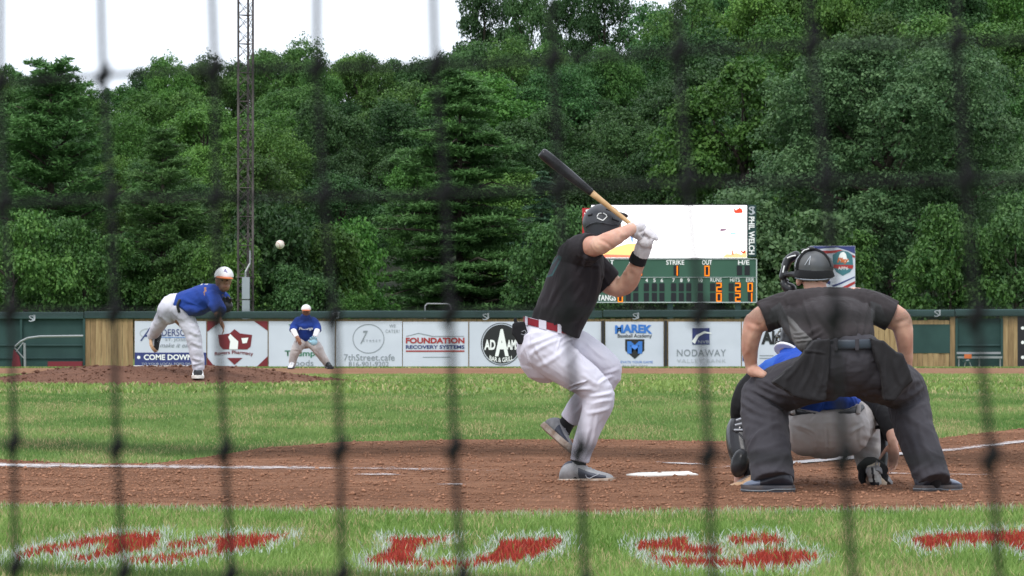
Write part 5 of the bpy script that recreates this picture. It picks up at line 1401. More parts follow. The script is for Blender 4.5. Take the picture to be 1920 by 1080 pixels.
# leg guards
def guard(pts, parent, n=5):
    o = Solid(Cf); o.tube(pts, sub=4, res=18); return o.build('leg_guard', M['blackplastic'], parent, voxel=.0055, smooth=3)
g1 = guard([(1390, 786, .46, 19, 30), (1388, 806, .42, 27, 38), (1391, 840, .34, 28, 38), (1400, 875, .24, 22, 30), (1406, 900, .20, 12, 20)], ca)
mb = MB()
for a, c in (((1380, 788), (1398, 782)), ((1378, 797), (1400, 792)), ((1376, 806), (1404, 806))): mb.bar(Cf.p(a[0], a[1], .27), Cf.p(c[0], c[1], .27), .006, 6)
mb.build('strap', M['ink_lightgrey'], g1)
for q in ((1387, 802), (1402, 838), (1408, 868), (1411, 888)):
    sphere(MB(), Cf.p(q[0], q[1], .36 - (q[1] - 800) * .0022 - .13), .005, 8, 6).build('rivet', M['ink_white'], g1, smooth=True)
mb = MB(); mb.path([Cf.p(1374, 806, .30), Cf.p(1384, 812, .27), Cf.p(1398, 826, .23), Cf.p(1410, 858, .16), Cf.p(1414, 893, .10)], .006, 6); mb.build('trim_or_highlight', M['blackleather'], g1)
kn = Solid(Cf); kn.ball(1387, 868, .12, 17, 26, 28, .25); kn.ball(1384, 878, .14, 12, 22, 17, .2)
kn.build('knee_saver', M['blackplastic'], ca, voxel=.005, smooth=3)
g2_ = guard([(1650, 772, .50, 16, 16), (1655, 800, .44, 15, 20), (1655, 850, .3, 11, 20), (1652, 890, .2, 10, 16)], ca)
s_ = Solid(Cf)
s_.tube([(1654, 800, .2, 5, 4), (1656, 840, .15, 5, 4), (1654, 880, .08, 5, 4), (1660, 900, .02, 5, 4)]); s_.build('strap', M['blackcloth'], g2_, voxel=.004, smooth=1)
s_ = Solid(Cf)
s_.tube([(1625, 803, .22, 3.5, 2.5), (1640, 801, .18, 4, 2.5), (1656, 801, .2, 4, 2.5)]).tube([(1636, 775, .2, 3, 3), (1632, 765, .2, 3, 3), (1626, 757, .2, 3, 3)]); s_.build('strap', M['blackcloth'], g2_, voxel=.004, smooth=1)
s_ = Solid(Cf)
s_.tube([(1617, 876, .12, 10, 12), (1632, 870, .08, 14, 14), (1650, 880, .06, 14, 13), (1656, 895, .05, 9, 12)]).tube([(1618, 880, .1, 8, 10), (1616, 895, .1, 7, 10), (1620, 905, .1, 5, 8)])
s_.build('ankle_guard', M['blackcloth'], ca, voxel=.005, smooth=2, rough=.002, rscale=20)
mb = MB(); mb.path([Cf.p(1643, 864, .0), Cf.p(1648, 868, -.01), Cf.p(1646, 874, -.01), Cf.p(1641, 872, .0), Cf.p(1643, 864, .0)], .0035, 5); mb.build('buckle', M['steel'], ca)
# shoes: left flat behind the umpire, right on its toes with the sole to us
M['cream_shoe'] = mat('cream_shoe', (.52, .46, .36), .6, (.38, .28, .20), 20)
shoe(ca, Cf.p(1420, 921, .15), Cf.p(1367, 923, .02), Vector((0, 0, 1)), .105, (M['leather_tan'], M['blackplastic'], M['blackcloth']), high=.075)
shoe(ca, Cf.p(1635, 884, .0), Cf.p(1662, 920, .16), Vector((.25, .82, .45)), .10, (M['cream_shoe'], M['shoe_gray'], M['blackplastic']), high=.08)
s_ = Solid(Cf); s_.ball(1637, 887, .02, 11.5, 12, 12).ball(1648, 906, .03, 15, 14, 11).ball(1641, 898, .03, 13, 12, 14)
s_.build('shoe_heel', [mat('pale_heel', (.42, .42, .40), .6, (.30, .28, .27), 24), M['cream_shoe'], M['blackplastic']], ca, voxel=.0045, smooth=2, fmat=lambda px, py, c, n: np.where(px > 1652, 1, np.where((np.abs(px - 1636 - (py - 885) * .12) < 2.2) | ((py > 904) & (px < 1648)), 2, 0)))
sv = MB()
for q in ((1630, 914), (1638, 919), (1648, 918), (1656, 914)): sv.bar(Cf.p(q[0], q[1], .0), Cf.p(q[0], q[1] + 5, .0), .007, 6, 0, .004)
sv.build('cleat_studs', M['blackplastic'], ca)

# ================================================================ the umpire
U = Fig(22.0)
um = empty('person', U.p(1590, 925), label='umpire in charcoal shirt and trousers bent with hands on knees behind the catcher', cat='person')
b_ = Solid(U)
b_.tube([(1588, 700, .06, 40, 26), (1582, 660, .02, 48, 34), (1576, 625, .08, 50, 38), (1564, 598, .22, 62, 30), (1552, 580, .32, 52, 22), (1537, 560, .41, 25, 18), (1529, 540, .45, 22, 20), (1527, 520, .47, 23, 24)], side=(1, 0, 0))
b_.ball(1524, 506, .5, 29, 34, 35); b_.ball(1498, 527, .46, 6, 6, 9, .2)
b_.tube([(1500, 572, .30, 27, 27), (1455, 588, .31, 27, 26), (1426, 599, .30, 24, 24), (1415, 605, .30, 20, 20)], sub=3)
b_.tube([(1415, 604, .30, 20, 21), (1409, 628, .31, 18.5, 19), (1406, 655, .34, 15.5, 16), (1408, 680, .37, 12, 12), (1410, 694, .38, 11, 10)], sub=4)
hand(b_, U.p(1411, 692, .38), Vector((.35, .55, -.65)), Vector((.1, .4, -.9)), size=.19, curl=.5, thumb_side=1)
b_.tube([(1411, 694, .36, 12, 10), (1422, 699, .33, 10, 8), (1432, 703, .31, 7, 7)], sub=3)
b_.tube([(1603, 565, .30, 27, 27), (1650, 582, .31, 27, 26), (1680, 596, .30, 24, 24), (1690, 603, .30, 20, 20)], sub=3)
b_.tube([(1690, 602, .30, 20, 21), (1695, 628, .31, 17.5, 18), (1697, 655, .34, 14.5, 15), (1700, 680, .37, 11.5, 11), (1701, 694, .38, 10, 10)], sub=4)
hand(b_, U.p(1701, 692, .38), Vector((.05, .7, -.6)), Vector((-.1, .4, -.9)), size=.19, curl=.5, thumb_side=-1)
b_.tube([(1550, 702, .12, 26, 26), (1470, 720, .34, 26, 26), (1430, 742, .46, 26, 26), (1432, 790, .36, 26, 26), (1440, 850, .2, 16, 16), (1448, 898, .12, 8, 8)])
b_.tube([(1630, 702, .12, 26, 26), (1680, 718, .34, 26, 26), (1704, 742, .46, 25, 25), (1716, 790, .36, 26, 26), (1732, 850, .22, 16, 16), (1748, 896, .16, 8, 8)])
b_.build('body', M['skin'], um, voxel=.006, smooth=3, rough=.002, rscale=14, rst=(1, 1, .7), folds=[(1400, 600, 1430, 612, 4, -1.5), (1408, 625, 1402, 665, 5, 1.4), (1675, 608, 1705, 600, 4, -1.5), (1698, 625, 1700, 665, 5, 1.4)])
# trousers
s_ = Solid(U)
s_.tube([(1582, 643, .03, 60, 47), (1586, 665, .01, 70, 53), (1588, 686, .02, 84, 52), (1586, 703, .05, 86, 40)], res=28, cap0=False)
s_.ball(1538, 700, .05, 58, 50, 44).ball(1634, 700, .05, 56, 50, 44).ball(1586, 698, .05, 64, 50, 45)
s_.tube([(1548, 702, .08, 50, 48), (1500, 716, .24, 47, 46), (1455, 732, .38, 45, 44), (1432, 746, .44, 44, 44)], sub=4)
s_.tube([(1432, 742, .44, 43, 42), (1433, 775, .37, 45, 42), (1437, 812, .28, 43, 42), (1443, 850, .19, 41, 40), (1450, 905, .10, 40, 46)], sub=4, cap1=False)
s_.tube([(1632, 702, .08, 50, 48), (1665, 714, .24, 46, 46), (1692, 728, .38, 43, 44), (1703, 746, .44, 40, 42)], sub=4)
s_.tube([(1702, 742, .44, 39, 41), (1707, 775, .37, 39, 42), (1717, 812, .28, 37, 41), (1731, 850, .21, 35, 40), (1750, 906, .13, 33, 44)], sub=4, cap1=False)
uf = [(1395, 725, 1478, 762, 4, 3), (1392, 738, 1470, 775, 4, 3.2), (1388, 752, 1450, 782, 4, 3), (1410, 712, 1500, 745, 4, 2.6), (1398, 705, 1470, 735, 4, 2.4), (1396, 780, 1470, 800, 5, 2.2), (1470, 790, 1402, 830, 5, 2.6), (1400, 850, 1478, 825, 5, 2.0), (1408, 872, 1486, 850, 5, 2.6), (1424, 800, 1428, 890, 5, 1.6), (1480, 845, 1440, 895, 5, 1.8),
      (1735, 722, 1665, 758, 4, 3), (1738, 736, 1668, 768, 4, 3), (1728, 712, 1640, 745, 4, 2.6), (1742, 755, 1680, 785, 4, 2.6), (1690, 775, 1752, 815, 5, 2.2), (1700, 800, 1730, 905, 5, 1.8), (1720, 790, 1765, 890, 5, 2.2), (1755, 860, 1712, 890, 5, 2.4), (1545, 680, 1530, 715, 3, 2), (1500, 735, 1600, 748, 4, 2), (1690, 735, 1600, 750, 4, 2), (1590, 660, 1590, 740, 2.2, -2), (1632, 678, 1652, 676, 1.6, 1.6), (1548, 680, 1528, 676, 1.6, 1.6)]
def hemtilt(co, no): return co
s_.build('trousers', M['umpire_pants'], um, voxel=.006, smooth=4, folds=uf, rough=.004, rscale=7.5, rst=(1, 1, .9))
# shirt
s_ = Solid(U)
s_.tube([(1580, 646, .02, 60, 46), (1577, 630, .04, 63, 47), (1568, 606, .12, 72, 43), (1560, 590, .22, 80, 36), (1553, 577, .30, 80, 28), (1543, 566, .36, 52, 24), (1535, 560, .39, 34, 17), (1531, 553, .42, 28, 13)], res=30, cap0=False, cap1=False, side=(1, 0, 0))
s_.tube([(1474, 588, .26, 20, 22), (1494, 612, .14, 24, 26), (1514, 638, .04, 24, 26)], sub=3)
s_.tube([(1488, 570, .29, 24, 30), (1520, 562, .30, 22, 32), (1560, 560, .30, 21, 32), (1600, 564, .30, 23, 32), (1618, 569, .29, 26, 30)], res=18, sub=3)
s_.tube([(1492, 572, .28, 30, 32), (1462, 582, .30, 31, 32), (1430, 594, .30, 31, 32)], sub=3, cap1=False)
s_.tube([(1612, 570, .28, 30, 32), (1645, 580, .30, 31, 32), (1672, 592, .30, 30, 31)], sub=3, cap1=False)
sf = [(1500, 548, 1530, 640, 4, 3), (1515, 552, 1580, 640, 5, 2.4), (1465, 565, 1500, 625, 4, 3.4), (1545, 560, 1590, 636, 5, 1.8), (1600, 560, 1598, 640, 4, 2.2), (1625, 555, 1612, 640, 4, 2.8), (1640, 570, 1628, 630, 4, 2.6), (1440, 570, 1460, 618, 3, 2), (1475, 558, 1482, 610, 3, 2.4), (1655, 575, 1645, 612, 3, 2.2), (1500, 630, 1540, 610, 4, 2.4), (1508, 645, 1545, 622, 3, 2), (1484, 624, 1512, 622, 1.8, 2.2), (1486, 632, 1520, 630, 1.8, 2.2), (1490, 641, 1522, 637, 1.8, 2.4), (1560, 545, 1530, 560, 5, 2), (1605, 640, 1600, 600, 3, 2.4), (1560, 642, 1552, 600, 4, 1.8)]
def um_m(px, py, c, n):
    o = np.zeros(len(px))
    side = inpoly(px, py, [(1440, 596), (1446, 578), (1463, 566), (1468, 576), (1478, 598), (1500, 622), (1522, 636), (1503, 660), (1480, 645), (1460, 618)])
    side2 = inpoly(px, py, [(1632, 564), (1652, 572), (1664, 600), (1652, 606), (1634, 600)])
    o[side | side2] = 1
    o[inpoly(px, py, [(1476, 592), (1486, 598), (1503, 618), (1524, 637), (1512, 662), (1488, 650), (1482, 622)])] = 2
    return o
s_.build('shirt', [M['umpire_shirt'], cloth('dark_grey_sleeve_panel', (.042, .041, .044)), M['umpire_panel']], um, voxel=.0055, smooth=4, folds=sf, rough=.004, rscale=8, rst=(1.2, 1, .6), fmat=um_m)
ellband(U, um, 'belt', M['blackleather'], (1582, 646, .02), 64, 50, .0, .022, 0, 360, n=48)
s_ = Solid(U); s_.tube([(1572, 646, -.145, 9.5, 3), (1600, 646, -.155, 9.5, 3), (1632, 645, -.135, 9.5, 3)], res=12); s_.build('belt_pack', mat('slate_leather', (.035, .045, .06), .4), um, voxel=.0045, smooth=2)
for p_, d_ in ((1535, -.125), (1567, -.15), (1607, -.158), (1640, -.13)): 
    z_ = Solid(U); z_.tube([(p_, 636, d_, 4, 2.6), (p_, 656, d_ - .004, 4, 2.6)], sub=2); z_.build('belt_loop', M['umpire_pants'], um, voxel=.0035, smooth=1)
# ball bags at both hips
def bag(poly, dy0, dy1, folds):
    o = Solid(U)
    ps_ = [(U.p(x, 0).x, U.p(0, y).z) for x, y in poly]
    o.mb.prism(ps_, U.Y + dy0, U.Y + dy1)
    return o.build('ball_bag', M['blackcloth'], um, voxel=.006, smooth=8, folds=folds, rough=.006, rscale=8)
M['bagcloth'] = cloth('bag_cloth', (.016, .015, .017))
g = bag([(1522, 640), (1552, 636), (1550, 690), (1542, 750), (1524, 750), (1486, 742), (1466, 728), (1444, 716), (1458, 706), (1500, 668)], -.16, -.05, [(1530, 655, 1500, 735, 4, 3), (1545, 665, 1530, 745, 4, 3), (1506, 668, 1470, 715, 4, 3), (1500, 660, 1550, 664, 2, 2)]); g.data.materials.clear(); g.data.materials.append(M['bagcloth'])
g = bag([(1628, 634), (1654, 642), (1676, 662), (1686, 664), (1706, 712), (1690, 728), (1672, 750), (1655, 748), (1648, 700), (1634, 660)], -.16, -.05, [(1660, 665, 1666, 742, 4, 3), (1678, 672, 1690, 725, 4, 3), (1640, 650, 1650, 690, 3, 2)]); g.data.materials.clear(); g.data.materials.append(M['bagcloth'])
# hair, cap, mask straps
s_ = Solid(U); s_.ball(1528, 512, .475, 31, 33, 27); s_.build('hair', M['hair'], um, voxel=.005, smooth=1, rough=.003, rscale=40, rst=(1, 1, .3))
hlc = (1526, 500, .48)
M['slate_cap'] = mat('slate_skull_cap', (.075, .080, .088), .45, (.10, .10, .10), 10)
uh = helmet(U, um, hlc, 38, 40, 32, M['slate_cap'], lambda x, y: .62 - .25 * x if y < .4 else .3, tilt=.06, name='skull_cap')
def onh(px, py, e=.004):
    dx = (px - hlc[0]) / 37; dz = (hlc[1] - py) / 33; dz = max(dz, 0)
    return U.p(px, py, hlc[2] - 40 * U.u * math.sqrt(max(0, 1 - dx * dx - dz * dz)) - e)
def strap(pts, w, m, nm='strap', parent=uh):
    o = Solid(U); A = []
    for x, y in pts:
        v = onh(x, y); A.append([*v, w * U.u, .0035])
    A = catmull(A, 4); o.raw(A, 10, ref=(0, 1, 0)); return o.build(nm, m, parent, voxel=.0035, smooth=1)
strap([(1491, 511), (1500, 513.5), (1520, 515), (1540, 515.5), (1556, 513.5), (1562, 511)], 9, M['blackcloth'])
strap([(1491, 500), (1495, 487), (1504, 475), (1513, 469)], 1.8, M['ink_lightgrey'], nm='trim_or_highlight')  # painted highlight: pale strip for the bright left edge of the cap
MB().path([onh(x, y, .008) for x, y in ((1491, 521), (1505, 524), (1526, 525), (1548, 524), (1560, 520))], .004, 6).build('rim', M['ink_grey'], uh)
strap([(1494, 505), (1497, 490), (1505, 477), (1516, 470)], 4, M['blackcloth'])
strap([(1530, 469), (1542, 474), (1551, 485), (1556, 500)], 4, M['blackcloth'])
strap([(1510, 472), (1520, 469), (1532, 469)], 5, M['blackcloth'])
s_ = Solid(U); s_.ball(1520, 466, .44, 8, 6, 4).ball(1507, 469, .46, 6, 5, 3); s_.build('strap_buckle', M['blackplastic'], uh, voxel=.003, smooth=1)
MB().path([U.p(1503, 474, .40), U.p(1508, 469, .40), U.p(1517, 466.5, .40)], .003, 5).build('strap_wire', M['ink_white'], uh)
MB().path([onh(1509, 497), onh(1514, 489), onh(1520, 480), onh(1517, 497)], .002, 5).build('crease', M['ink_lightgrey'], uh)
# mask in front of the face, turned to the left
s_ = Solid(U)
s_.tube([(1492, 478, .60, 8, 12), (1478, 488, .62, 9, 14), (1472, 505, .62, 8, 14), (1468, 520, .62, 8, 12)], sub=3)
s_.tube([(1470, 520, .62, 6, 10), (1472, 535, .62, 9, 12), (1482, 542, .60, 12, 12)], sub=3)
s_.tube([(1492, 515, .48, 6, 4), (1482, 514, .55, 5, 6), (1472, 516, .6, 4, 6)], sub=3)
mk = s_.build('mask', M['blackplastic'], um, voxel=.005, smooth=2)
mb = MB()
for yy_, xo in ((486, 1470), (496, 1466), (507, 1464), (518, 1463), (529, 1465), (538, 1470)):
    mb.path([U.p(xo + 14, yy_ - 4, .60), U.p(xo + 4, yy_ - 1, .62), U.p(xo, yy_, .68), U.p(xo + 6, yy_ + 1, .78)], .0042, 6)
mb.path([U.p(1482, 482, .62), U.p(1472, 492, .60), U.p(1467, 505, .6), U.p(1465, 520, .6), U.p(1468, 536, .6)], .0045, 6)
mb.build('mask_cage', M['steel'], mk)
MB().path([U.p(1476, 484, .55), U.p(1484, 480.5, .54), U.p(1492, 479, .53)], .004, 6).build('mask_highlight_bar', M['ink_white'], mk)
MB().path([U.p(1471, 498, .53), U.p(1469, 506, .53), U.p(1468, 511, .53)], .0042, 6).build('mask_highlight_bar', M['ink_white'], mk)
# shoes
M['stripe_slate'] = mat('slate_stripe', (.12, .135, .15), .5)
M['ump_shoe'] = mat('black_shoe_leather', (.018, .019, .026), .35, (.026, .027, .036), 18, .2, 160, bdist=.001)
M['ump_toe'] = mat('slate_toe_cap', (.10, .12, .17), .35)
M['ump_sole'] = mat('dark_rubber_sole', (.035, .036, .045), .6, (.07, .055, .05), 14)
shoe(um, U.p(1488, 928.5, .06), U.p(1392, 928.5, .10), Vector((0, 0, 1)), .108, (M['ump_shoe'], M['ump_sole'], M['ump_toe']), high=.105, cleat=True, cap_toe=True, sole_h=.055)
shoe(um, U.p(1722, 928.5, .08), U.p(1797, 926.5, .34), Vector((0, 0, 1)), .108, (M['ump_shoe'], M['ump_sole'], M['ump_toe']), high=.105, cleat=True, cap_toe=True, sole_h=.055)

for (a, b2) in (((1447, 885, .12), (1446, 903, .10)), ((1748, 887, .14), (1749, 902, .15))):
    s_ = Solid(U); s_.tube([(*a, 20, 22), (*b2, 17, 20)], cap0=False); s_.build('sock', M['blackcloth'], um, voxel=.006)
# ================================================================ the pitcher
Pt = Fig(40.9)
pi_ = empty('person', Pt.p(371, 708), label='pitcher in blue jersey and white cap following through on the mound', cat='person')
b_ = Solid(Pt)
b_.tube([(325, 572, .05, 19, 21), (345, 570, .04, 20, 23), (375, 562, 0, 23, 27), (398, 553, -.05, 23, 30), (410, 545, -.08, 13, 14), (417, 538, -.1, 8.5, 9), (420, 528, -.1, 9, 10)])
b_.ball(419, 524, -.1, 15.5, 17, 20); b_.ball(421, 538, -.14, 10, 11, 9); b_.ball(426, 530, -.21, 3, 3.2, 4.2)
b_.tube([(400, 562, -.2, 10, 10), (408, 580, -.24, 8, 8), (408, 590, -.30, 6.5, 6.5), (412, 600, -.36, 5, 5)], sub=3)
hand(b_, Pt.p(412, 599, -.36), Vector((.4, -.3, -.8)), Vector((-.5, -.3, -.5)), size=.19, curl=.5, thumb_side=1)
b_.tube([(405, 552, .1, 10, 10), (424, 562, .15, 8, 8), (428, 572, .02, 7, 7), (424, 572, -.05, 6, 6)], sub=3)
b_.tube([(336, 588, 0, 18, 18), (356, 612, -.03, 15, 15), (366, 636, -.03, 12, 12), (369, 665, -.01, 10, 10), (372, 697, .02, 6, 6)])
b_.tube([(320, 576, .1, 14, 14), (307, 594, .16, 12, 12), (298, 609, .24, 10, 10), (291, 621, .36, 8, 8), (284, 634, .5, 6, 6)])
b_.build('body', M['darkskin'], pi_, voxel=.009, smooth=3)
s_ = Solid(Pt)
s_.tube([(326, 574, .04, 19, 24), (345, 571, .03, 24, 27), (368, 564, 0, 25, 28), (390, 557, -.03, 26, 32), (404, 549, -.06, 19, 24), (412, 543, -.08, 11, 13)], res=24, cap0=False)
s_.ball(364, 580, -.04, 24, 26, 12, .1)
s_.tube([(396, 558, -.14, 15, 15), (408, 574, -.23, 13, 13), (414, 584, -.29, 11, 11)], sub=3, cap1=False)
s_.tube([(402, 552, .06, 14, 14), (416, 558, .13, 12, 12), (424, 564, .13, 11, 11)], sub=3, cap1=False)
s_.build('jersey', M['royal'], pi_, voxel=.009, smooth=3, folds=[(340, 560, 395, 590, 3, 2), (350, 590, 400, 570, 3, 2), (335, 570, 360, 592, 2.5, 2), (385, 545, 400, 590, 3, 2)], rough=.006, rscale=7, rst=(1, 1, 1))
lettering('12', (Pt.p(372, 0).x, Pt.p(392, 0).x, Pt.p(0, 532).z, Pt.p(0, 541).z), Pt.Y - .085, M['ink_white'], pi_, name='jersey_number', off=.0, shear=.5, bold=.02)
s_ = Solid(Pt)
s_.tube([(334, 571, .04, 21, 25), (324, 575, .05, 23, 26), (318, 584, .07, 23, 27)], res=22)
s_.tube([(332, 580, .0, 20, 20), (349, 600, -.03, 17, 18), (361, 625, -.04, 14.5, 15), (366, 645, -.03, 13.5, 13.5), (370, 670, -.01, 12.5, 12.5), (373, 694, .02, 10.5, 11)], cap1=False)
s_.tube([(320, 576, .1, 19, 20), (307, 594, .16, 15.5, 16), (298, 609, .24, 12.5, 13), (291, 621, .36, 10.5, 11), (285, 632, .47, 8.5, 8.5)], cap1=False)
s_.build('trousers', M['pants_white'], pi_, voxel=.009, smooth=3, folds=[(355, 620, 375, 630, 3, 2), (358, 640, 380, 650, 3, 2), (360, 670, 384, 676, 3, 2.4), (360, 684, 384, 680, 2.5, 2.4), (300, 590, 325, 615, 3, 2)], rough=.006, rscale=7, rst=(1, 1, 1))
s_ = Solid(Pt); s_.tube([(337, 562, -.13, 3, 2), (333, 573, -.13, 3, 2), (336, 585, -.12, 3, 2)]); s_.build('belt', M['blackleather'], pi_, voxel=.007, smooth=1)
def cap(fig, parent, c, r, brimpts, logo=None):
    h_ = helmet(fig, parent, c, r, r * 1.05, r * 1.0, M['whitecap'], lambda x, y: .12, name='cap', th=.004)
    s2_ = Solid(fig); s2_.tube(brimpts, sub=3, ref=(0, .3, 1)); s2_.build('brim', M['ink_orange'], h_, voxel=.005, smooth=1)
    return h_
M['ink_orange2'] = mat('cap_brim_red', (.55, .07, .03), .7)
h_ = cap(Pt, pi_, (420, 518, -.1), 18, [(420, 520, -.18, 17, 2.0), (422, 521.5, -.24, 16, 1.6), (423, 522, -.28, 11, 1.4)])
lettering('A', (Pt.p(421, 0).x, Pt.p(429, 0).x, Pt.p(0, 504).z, Pt.p(0, 512).z), Pt.Y - .1 - 18 * Pt.u * .93, mat('cap_lilac', (.25, .22, .45), .7), h_, name='emblem', off=.0, bold=.03)
# eyes, mouth
for q in (416.5, 426): sphere(MB(), Pt.p(q, 526, -.188), .008, 8, 6).build('eye', M['darkhair'], pi_, smooth=True)
MB().bar(Pt.p(418, 538, -.198), Pt.p(426, 538, -.198), .004, 6).build('mouth', mat('lips', (.22, .07, .06), .5), pi_)
def mitt(fig, parent, c, r, m):
    s2_ = Solid(fig); x, y, d = c
    s2_.ball(x, y, d, r, r * .55, r * .95)
    for i in range(4): a = math.radians(50 + i * 28); s2_.tube([(x, y, d, r * .32), (x + math.cos(a) * r * .8, y - math.sin(a) * r * .9, d - .02, r * .28), (x + math.cos(a) * r * 1.15, y - math.sin(a) * r * 1.3, d - .05, r * .2)], sub=2, res=10)
    s2_.tube([(x, y, d, r * .35), (x - r * 1.0, y + r * .1, d - .03, r * .28), (x - r * 1.25, y - r * .3, d - .05, r * .2)], sub=2, res=10)
    return s2_.build('fielding_glove', m, parent, voxel=.006, smooth=1)
mitt(Pt, pi_, (424, 574, -.08), 13, M['blackleather'])
shoe(pi_, Pt.p(371.5, 707, .13), Pt.p(371, 710.5, -.18), Vector((0, .05, 1)), .12, (M['blackcloth'], M['rubber_white'], M['ink_white']), high=.10)
shoe(pi_, Pt.p(283, 628, .52), Pt.p(287, 659, .36), Vector((.75, -.5, .1)), .11, (M['blackcloth'], M['leather_tan'], M['shoe_gray']), high=.10)

# ================================================================ the infielder
If = Fig(78.0)
fi = empty('person', If.p(580, 692), label='infielder in blue jersey crouched with spread legs before the Triumph banner', cat='person')
b_ = Solid(If)
b_.tube([(573, 640, .1, 13, 12), (573, 622, .05, 14, 12), (573, 606, -.05, 17, 13), (573, 598, -.1, 8, 8), (574, 590, -.12, 6, 6)])
b_.ball(574, 584, -.12, 8, 9, 10.5); b_.ball(574, 585, -.215, 1.6, 1.6, 2.2)
b_.tube([(560, 604, -.05, 6, 6), (551, 616, -.1, 5, 5), (552, 626, -.25, 4.2, 4.2), (559, 634, -.4, 3.4, 3.4)], sub=3)
b_.tube([(587, 604, -.05, 6, 6), (594, 616, -.1, 5, 5), (592, 626, -.25, 4.2, 4.2), (589, 634, -.4, 3.4, 3.4)], sub=3)
hand(b_, If.p(559, 633, -.4), Vector((.3, -.2, -.9)), Vector((.2, .9, 0)), size=.19, curl=.5)
b_.tube([(568, 638, .1, 9, 9), (555, 655, -.05, 8, 8), (549, 672, .0, 6, 6), (547, 688, .05, 4, 4)])
b_.tube([(580, 638, .1, 9, 9), (596, 655, -.05, 8, 8), (606, 672, .0, 6, 6), (616, 687, .05, 4, 4)])
b_.build('body', M['darkskin'], fi, voxel=.011, smooth=2)
s_ = Solid(If)
s_.tube([(573, 630, .05, 15.5, 14), (573, 616, .0, 17.5, 15), (573, 604, -.05, 20, 15), (573, 596, -.1, 10, 9)], res=20)
s_.tube([(560, 603, -.05, 9, 9), (552, 612, -.09, 8, 8), (550, 620, -.16, 7, 7)], sub=3, cap1=False)
s_.tube([(587, 603, -.05, 9, 9), (594, 612, -.09, 8, 8), (595, 620, -.16, 7, 7)], sub=3, cap1=False)
s_.build('jersey', M['royal'], fi, voxel=.012, smooth=2, rough=.008, rscale=7, rst=(1, 1, 1))
lettering('Mustangs', (If.p(561, 0).x, If.p(588, 0).x, If.p(0, 613).z, If.p(0, 620).z), If.Y - .175, M['ink_lightgrey'], fi, name='jersey_script', off=.0, shear=.4, bold=.03)
for q, r0 in (((550, 619, -.16), (556, 631, -.34)), ((595, 619, -.16), (591, 630, -.34))):
    s_ = Solid(If); s_.tube([(*q, 5.6), (*r0, 4.6)], sub=3); s_.build('undersleeve', M['whitecap'], fi, voxel=.01, smooth=1)
s_ = Solid(If)
s_.tube([(573, 628, .06, 14.5, 13), (574, 640, .1, 16, 14)], res=18)
s_.tube([(567, 638, .08, 12, 12), (558, 652, -.04, 10.5, 10.5), (551, 668, -.02, 8, 8), (548, 684, .04, 6, 6)], cap1=False)
s_.tube([(581, 638, .08, 12, 12), (594, 652, -.04, 10.5, 10.5), (604, 668, -.02, 8, 8), (614, 683, .04, 6, 6)], cap1=False)
s_.build('trousers', M['pants_gray'], fi, voxel=.012, smooth=2, rough=.008, rscale=7, rst=(1, 1, 1))
s_ = Solid(If); s_.tube([(560, 628, .0, 1.6, 1.6), (573, 629, -.07, 1.6, 1.6), (586, 628, .0, 1.6, 1.6)]); s_.build('belt', M['blackleather'], fi, voxel=.01, smooth=1)
h_ = cap(If, fi, (574, 580, -.12), 9.3, [(574, 581.5, -.2, 8.6, 1.2), (574, 582.5, -.28, 7.5, .9)])
for q in (571, 577): sphere(MB(), If.p(q, 585, -.205), .008, 6, 5).build('eye', M['darkhair'], fi, smooth=True)
mitt(If, fi, (588, 641, -.42), 7.5, mat('pale_blue_leather', (.28, .48, .58), .6))
shoe(fi, If.p(549, 690, .05), If.p(544, 693, -.25), Vector((0, 0, 1)), .12, (M['whitecap'], M['blackplastic'], M['blackcloth']), high=.11)
shoe(fi, If.p(613, 690, .05), If.p(622, 692.5, -.22), Vector((0, 0, 1)), .12, (M['blackcloth'], M['blackplastic'], M['blackcloth']), high=.11)

# ================================================================ backstop net in front of the camera
M['net'] = mat('net_cord', (.004, .004, .005), .9)
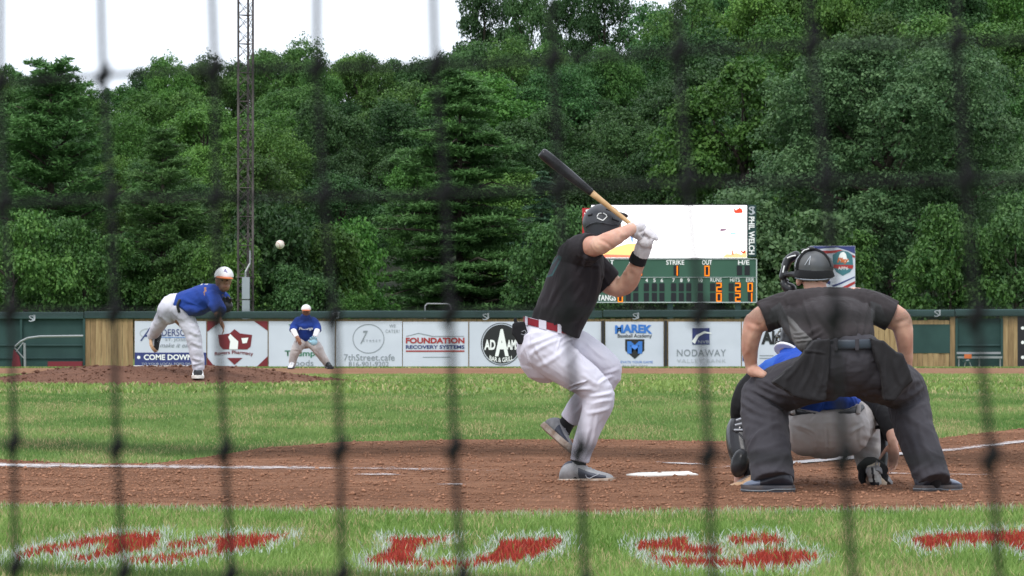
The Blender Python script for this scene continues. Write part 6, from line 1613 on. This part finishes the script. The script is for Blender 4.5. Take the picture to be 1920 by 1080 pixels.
# knot rows and columns measured once, then laid on a slanted sheet whose mesh opening is constant
cols = [(-205, -190), (3, 18), (195, 217), (398, 414), (597, 630), (818, 850), (1033, 1078), (1275, 1320), (1524, 1580), (1791, 1850), (2075, 2135)]
rows_l = [-95, 152, 383, 590, 835, 1062, 1290]
rows_r = [-180, 78, 334, 590, 858, 1118, 1380]
def netY(px): return float(np.interp(px, [-300, 0, 1920, 2300], [1.80, 1.72, 1.32, 1.24]))
def knotpos(ci, ri):
    u_ = ri / (len(rows_l) - 1)
    (ct, cb) = cols[ci]
    px = np.interp(ri, [0, 1, 4, 6], [ct - 6, ct, cb + 6, cb + 24 + 12 * (ci > 6)]) + 4 * math.sin(ci * 2.1 + ri * 1.7)
    py = rows_l[ri] + (rows_r[ri] - rows_l[ri]) * (px / 1800) + 5 * math.sin(ci * 1.3 + ri)
    Yn = netY(px) + .008 * math.sin(ci * 1.1 + ri * .8)
    return Vector(((px - 960) * Yn / F, Yn, CZ + (HY - py) * Yn / F))
net = empty('backstop_net', (0, 1.55, CZ), label='dark knotted protective net hanging close in front of the whole view', cat='net')
for ci in range(len(cols)):
    pts = [knotpos(ci, r) for r in range(len(rows_l))]
    pts = [pts[0] * 2 - pts[1]] + pts + [pts[-1] * 2 - pts[-2]]
    A = catmull([[*p, .0021, .0021] for p in pts], 5); so = MB(); so.path([Vector(a[:3]) for a in A], .0014, 6); so.build('vertical_cord', M['net'], net)
for ri in range(len(rows_l)):
    pts = [knotpos(c, ri) for c in range(len(cols))]
    A = catmull([[*p, 0, 0] for p in pts], 4)
    A[:, 2] -= 0
    so = MB(); so.path([Vector(a[:3]) for a in A], .00115, 6); so.build('horizontal_cord', M['net'], net)
kme = None
for ci in range(len(cols)):
    for ri in range(len(rows_l)):
        p_ = knotpos(ci, ri)
        if kme is None:
            k_ = MB(); 
            sphere(k_, (0, 0, 0), .0032, 8, 6); sphere(k_, (.0012, -.001, .003), .0024, 8, 6); sphere(k_, (-.0012, .001, -.003), .0024, 8, 6)
            kme = nmesh('knot', k_.v, k_.f, [M['net']], smooth=True)
        o = bpy.data.objects.new('knot', kme); COL.objects.link(o); o.parent = net; o.location = p_ - net.location
